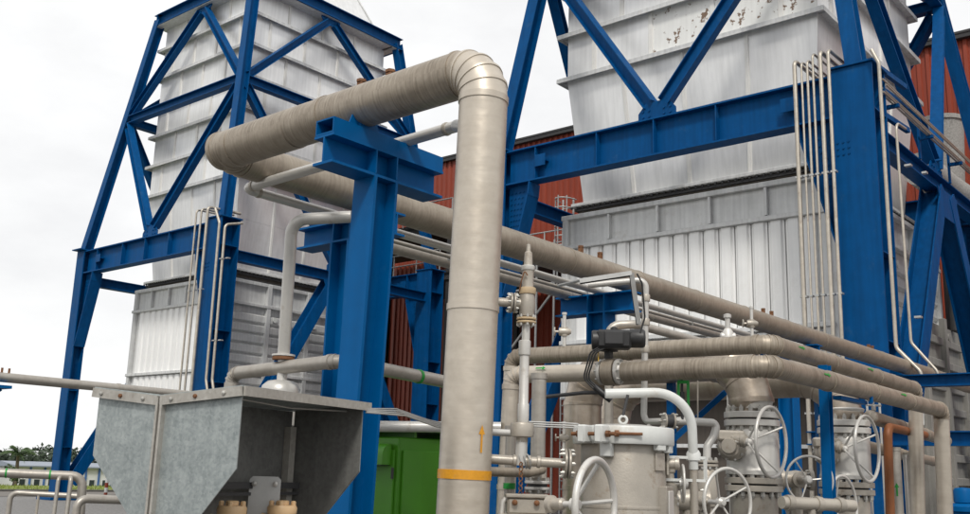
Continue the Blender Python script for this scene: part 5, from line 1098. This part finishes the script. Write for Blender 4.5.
clad_pipe(t, [(4.79, 6.72, .1), (4.79, 6.72, 2.42), (4.79, 5.42, 2.46), (6.4, 5.55, 2.41)], .052, 'jacket_grey', 1.6, 4, 1.3, 22); obj('green_band', MB().tube([(5.68, 5.492, 2.4325), (5.71, 5.4945, 2.4315)], .0575, 22), 'green_mark', t)
t = thing('overhead_pipe', 'grey brown pipe entering at the left edge and passing behind the hood', 'pipe', (4.5, 9.8, 0))
clad_pipe(t, [(2.6, 9.80, 2.47), (7.2, 9.95, 2.46), (7.2, 9.95, .1)], .048, 'jacket_grey', 1.5, 4, 1.4, 20)
for x in (4.33, 4.4): obj('stub', MB().tube([(x, 9.86, 2.5), (x, 9.86, 2.56)], .012, 8), 'rust', t)
obj('bracket', MB().box((4.15, 9.9, 2.37), (.5, .3, .03)).bar((4.35, 9.9, 2.36), (4.0, 9.9, 2.1), .05, .05).bar((3.95, 9.9, .0), (3.95, 9.9, 2.355), .12, .12, up=(1, 0, 0)), 'blue_near', t)
# green cabinet
gb = V((6.15, 6.15, 0)); K = V((5.78, 5.76, 0))
t = thing('cabinet', 'green steel cabinet with a rounded vent hood beside the thick pipe', 'cabinet', gb)
obj('body', MB().box(K + V((.42, .40, .98)), (.84, .80, 1.95), bev=.01), 'green', t)
obj('door', MB().box(K + V((-.012, .40, .95)), (.022, .74, 1.80), bev=.004), 'green', t); obj('side_panel', MB().box(K + V((.42, -.012, .95)), (.76, .022, 1.80), bev=.004), 'green', t)
poly = [(0, 0), (.10, 0), (.10, .08)] + [(.10 * math.cos(a), .08 + .09 * math.sin(a)) for a in [PI / 2 * k / 6 for k in range(1, 7)]]
obj('vent_hood', MB().prism(poly[::-1], K + V((-.024, .10, 1.73)), (-1, 0, 0), (0, 0, 1), (0, 1, 0), -.04, .34), 'green', t)
obj('vent_grille', MB().box(K + V((-.075, .25, 1.727)), (.09, .34, .006)), 'dark_steel', t)
for zz in (.35, 1.0, 1.62): obj('hinge', MB().lathe([(.012, 0), (.012, .09)], K + V((-.026, .035, zz)), (0, 0, 1), 8), 'dark_steel', t)
obj('handle', MB().box(K + V((-.03, .66, 1.1)), (.02, .03, .16), bev=.004), 'dark_steel', t)
obj('roof_tray', MB().box(K + V((.42, .40, 2.02)), (.95, .92, .02)), 'green', t)
for k in range(2): obj('roof_stay', MB().box(K + V((.2 + .4 * k, .40, 1.983)), (.03, .78, .05)), 'green', t)
t = thing('low_pipe', 'smooth pale grey pipe passing in front of the green cabinet', 'pipe', (5.2, 5.3, 2)); obj('tube', MB().tube([(4.9, 5.9, 2.0), (5.85, 4.75, 2.03)], .042, 18), 'silver_clean', t); obj('stand', MB().tube([(4.95, 5.84, .1), (4.95, 5.84, 1.97)], .03, 10), 'silver', t)

# low pipework at the left edge
t = thing('low_pipework', 'silver pipe with elbow dropping at the left edge in front of the lawn', 'pipe', (3.9, 8.1, 0))
obj('tube', MB().tube(fillet([(3.2, 8.42, 1.585), (4.21, 7.84, 1.565), (4.23, 7.82, .9), (4.23, 7.82, .1)], .09, 6), .036, 16), 'jacket_grey', t)
for a in (.5, .78): p = V((3.2, 8.42, 1.585)).lerp(V((4.21, 7.84, 1.565)), a); obj('green_band', MB().tube([p, p + V((.012, -.007, 0))], .0375, 16), 'green_mark', t)
t = thing('low_pipework', 'first slim silver drop pipe under the left edge pipe', 'pipe', (4.05, 7.9, 0)); obj('tube', MB().tube(fillet([(4.08, 7.93, 1.56), (4.02, 7.87, 1.545), (4.0, 7.85, .1)], .03, 4), .016, 12), 'jacket_grey', t)
t = thing('low_pipework', 'second slim silver drop pipe under the left edge pipe', 'pipe', (4.1, 7.85, 0)); obj('tube', MB().tube(fillet([(4.13, 7.90, 1.56), (4.10, 7.82, 1.545), (4.08, 7.80, .1)], .03, 4), .018, 12), 'jacket_grey', t)
t = thing('low_pipework', 'lower silver pipe loop near the ground at the left edge', 'pipe', (4.3, 8.6, 0)); obj('tube', MB().tube(fillet([(4.15, 8.95, .1), (4.15, 8.95, 1.395), (5.0, 8.30, 1.36), (5.9, 8.1, 1.33)], .06, 5), .024, 12), 'jacket_grey', t); obj('drop', MB().tube([(4.33, 8.80, .1), (4.33, 8.80, 1.39)], .012, 8), 'silver', t)
t = thing('low_pipework', 'short silver pipe bend beside the hood\'s lower left corner', 'pipe', (4.1, 7.5, 0)); obj('tube', MB().tube(fillet([(3.98, 7.45, .1), (3.98, 7.45, 1.40), (4.7, 7.35, 1.38)], .07, 5), .032, 14), 'jacket_grey', t)
t = thing('post', 'thin red and white striped post far off by the road', 'post', (23.6, 43.8, 0))
for k in range(5): obj('stripe', MB().lathe([(.08, .02 + .22 * k), (.08, .02 + .22 * (k + 1))], (24.4, 43.2, 0), (0, 0, 1), 10), 'far_white' if k % 2 else 'red', t)
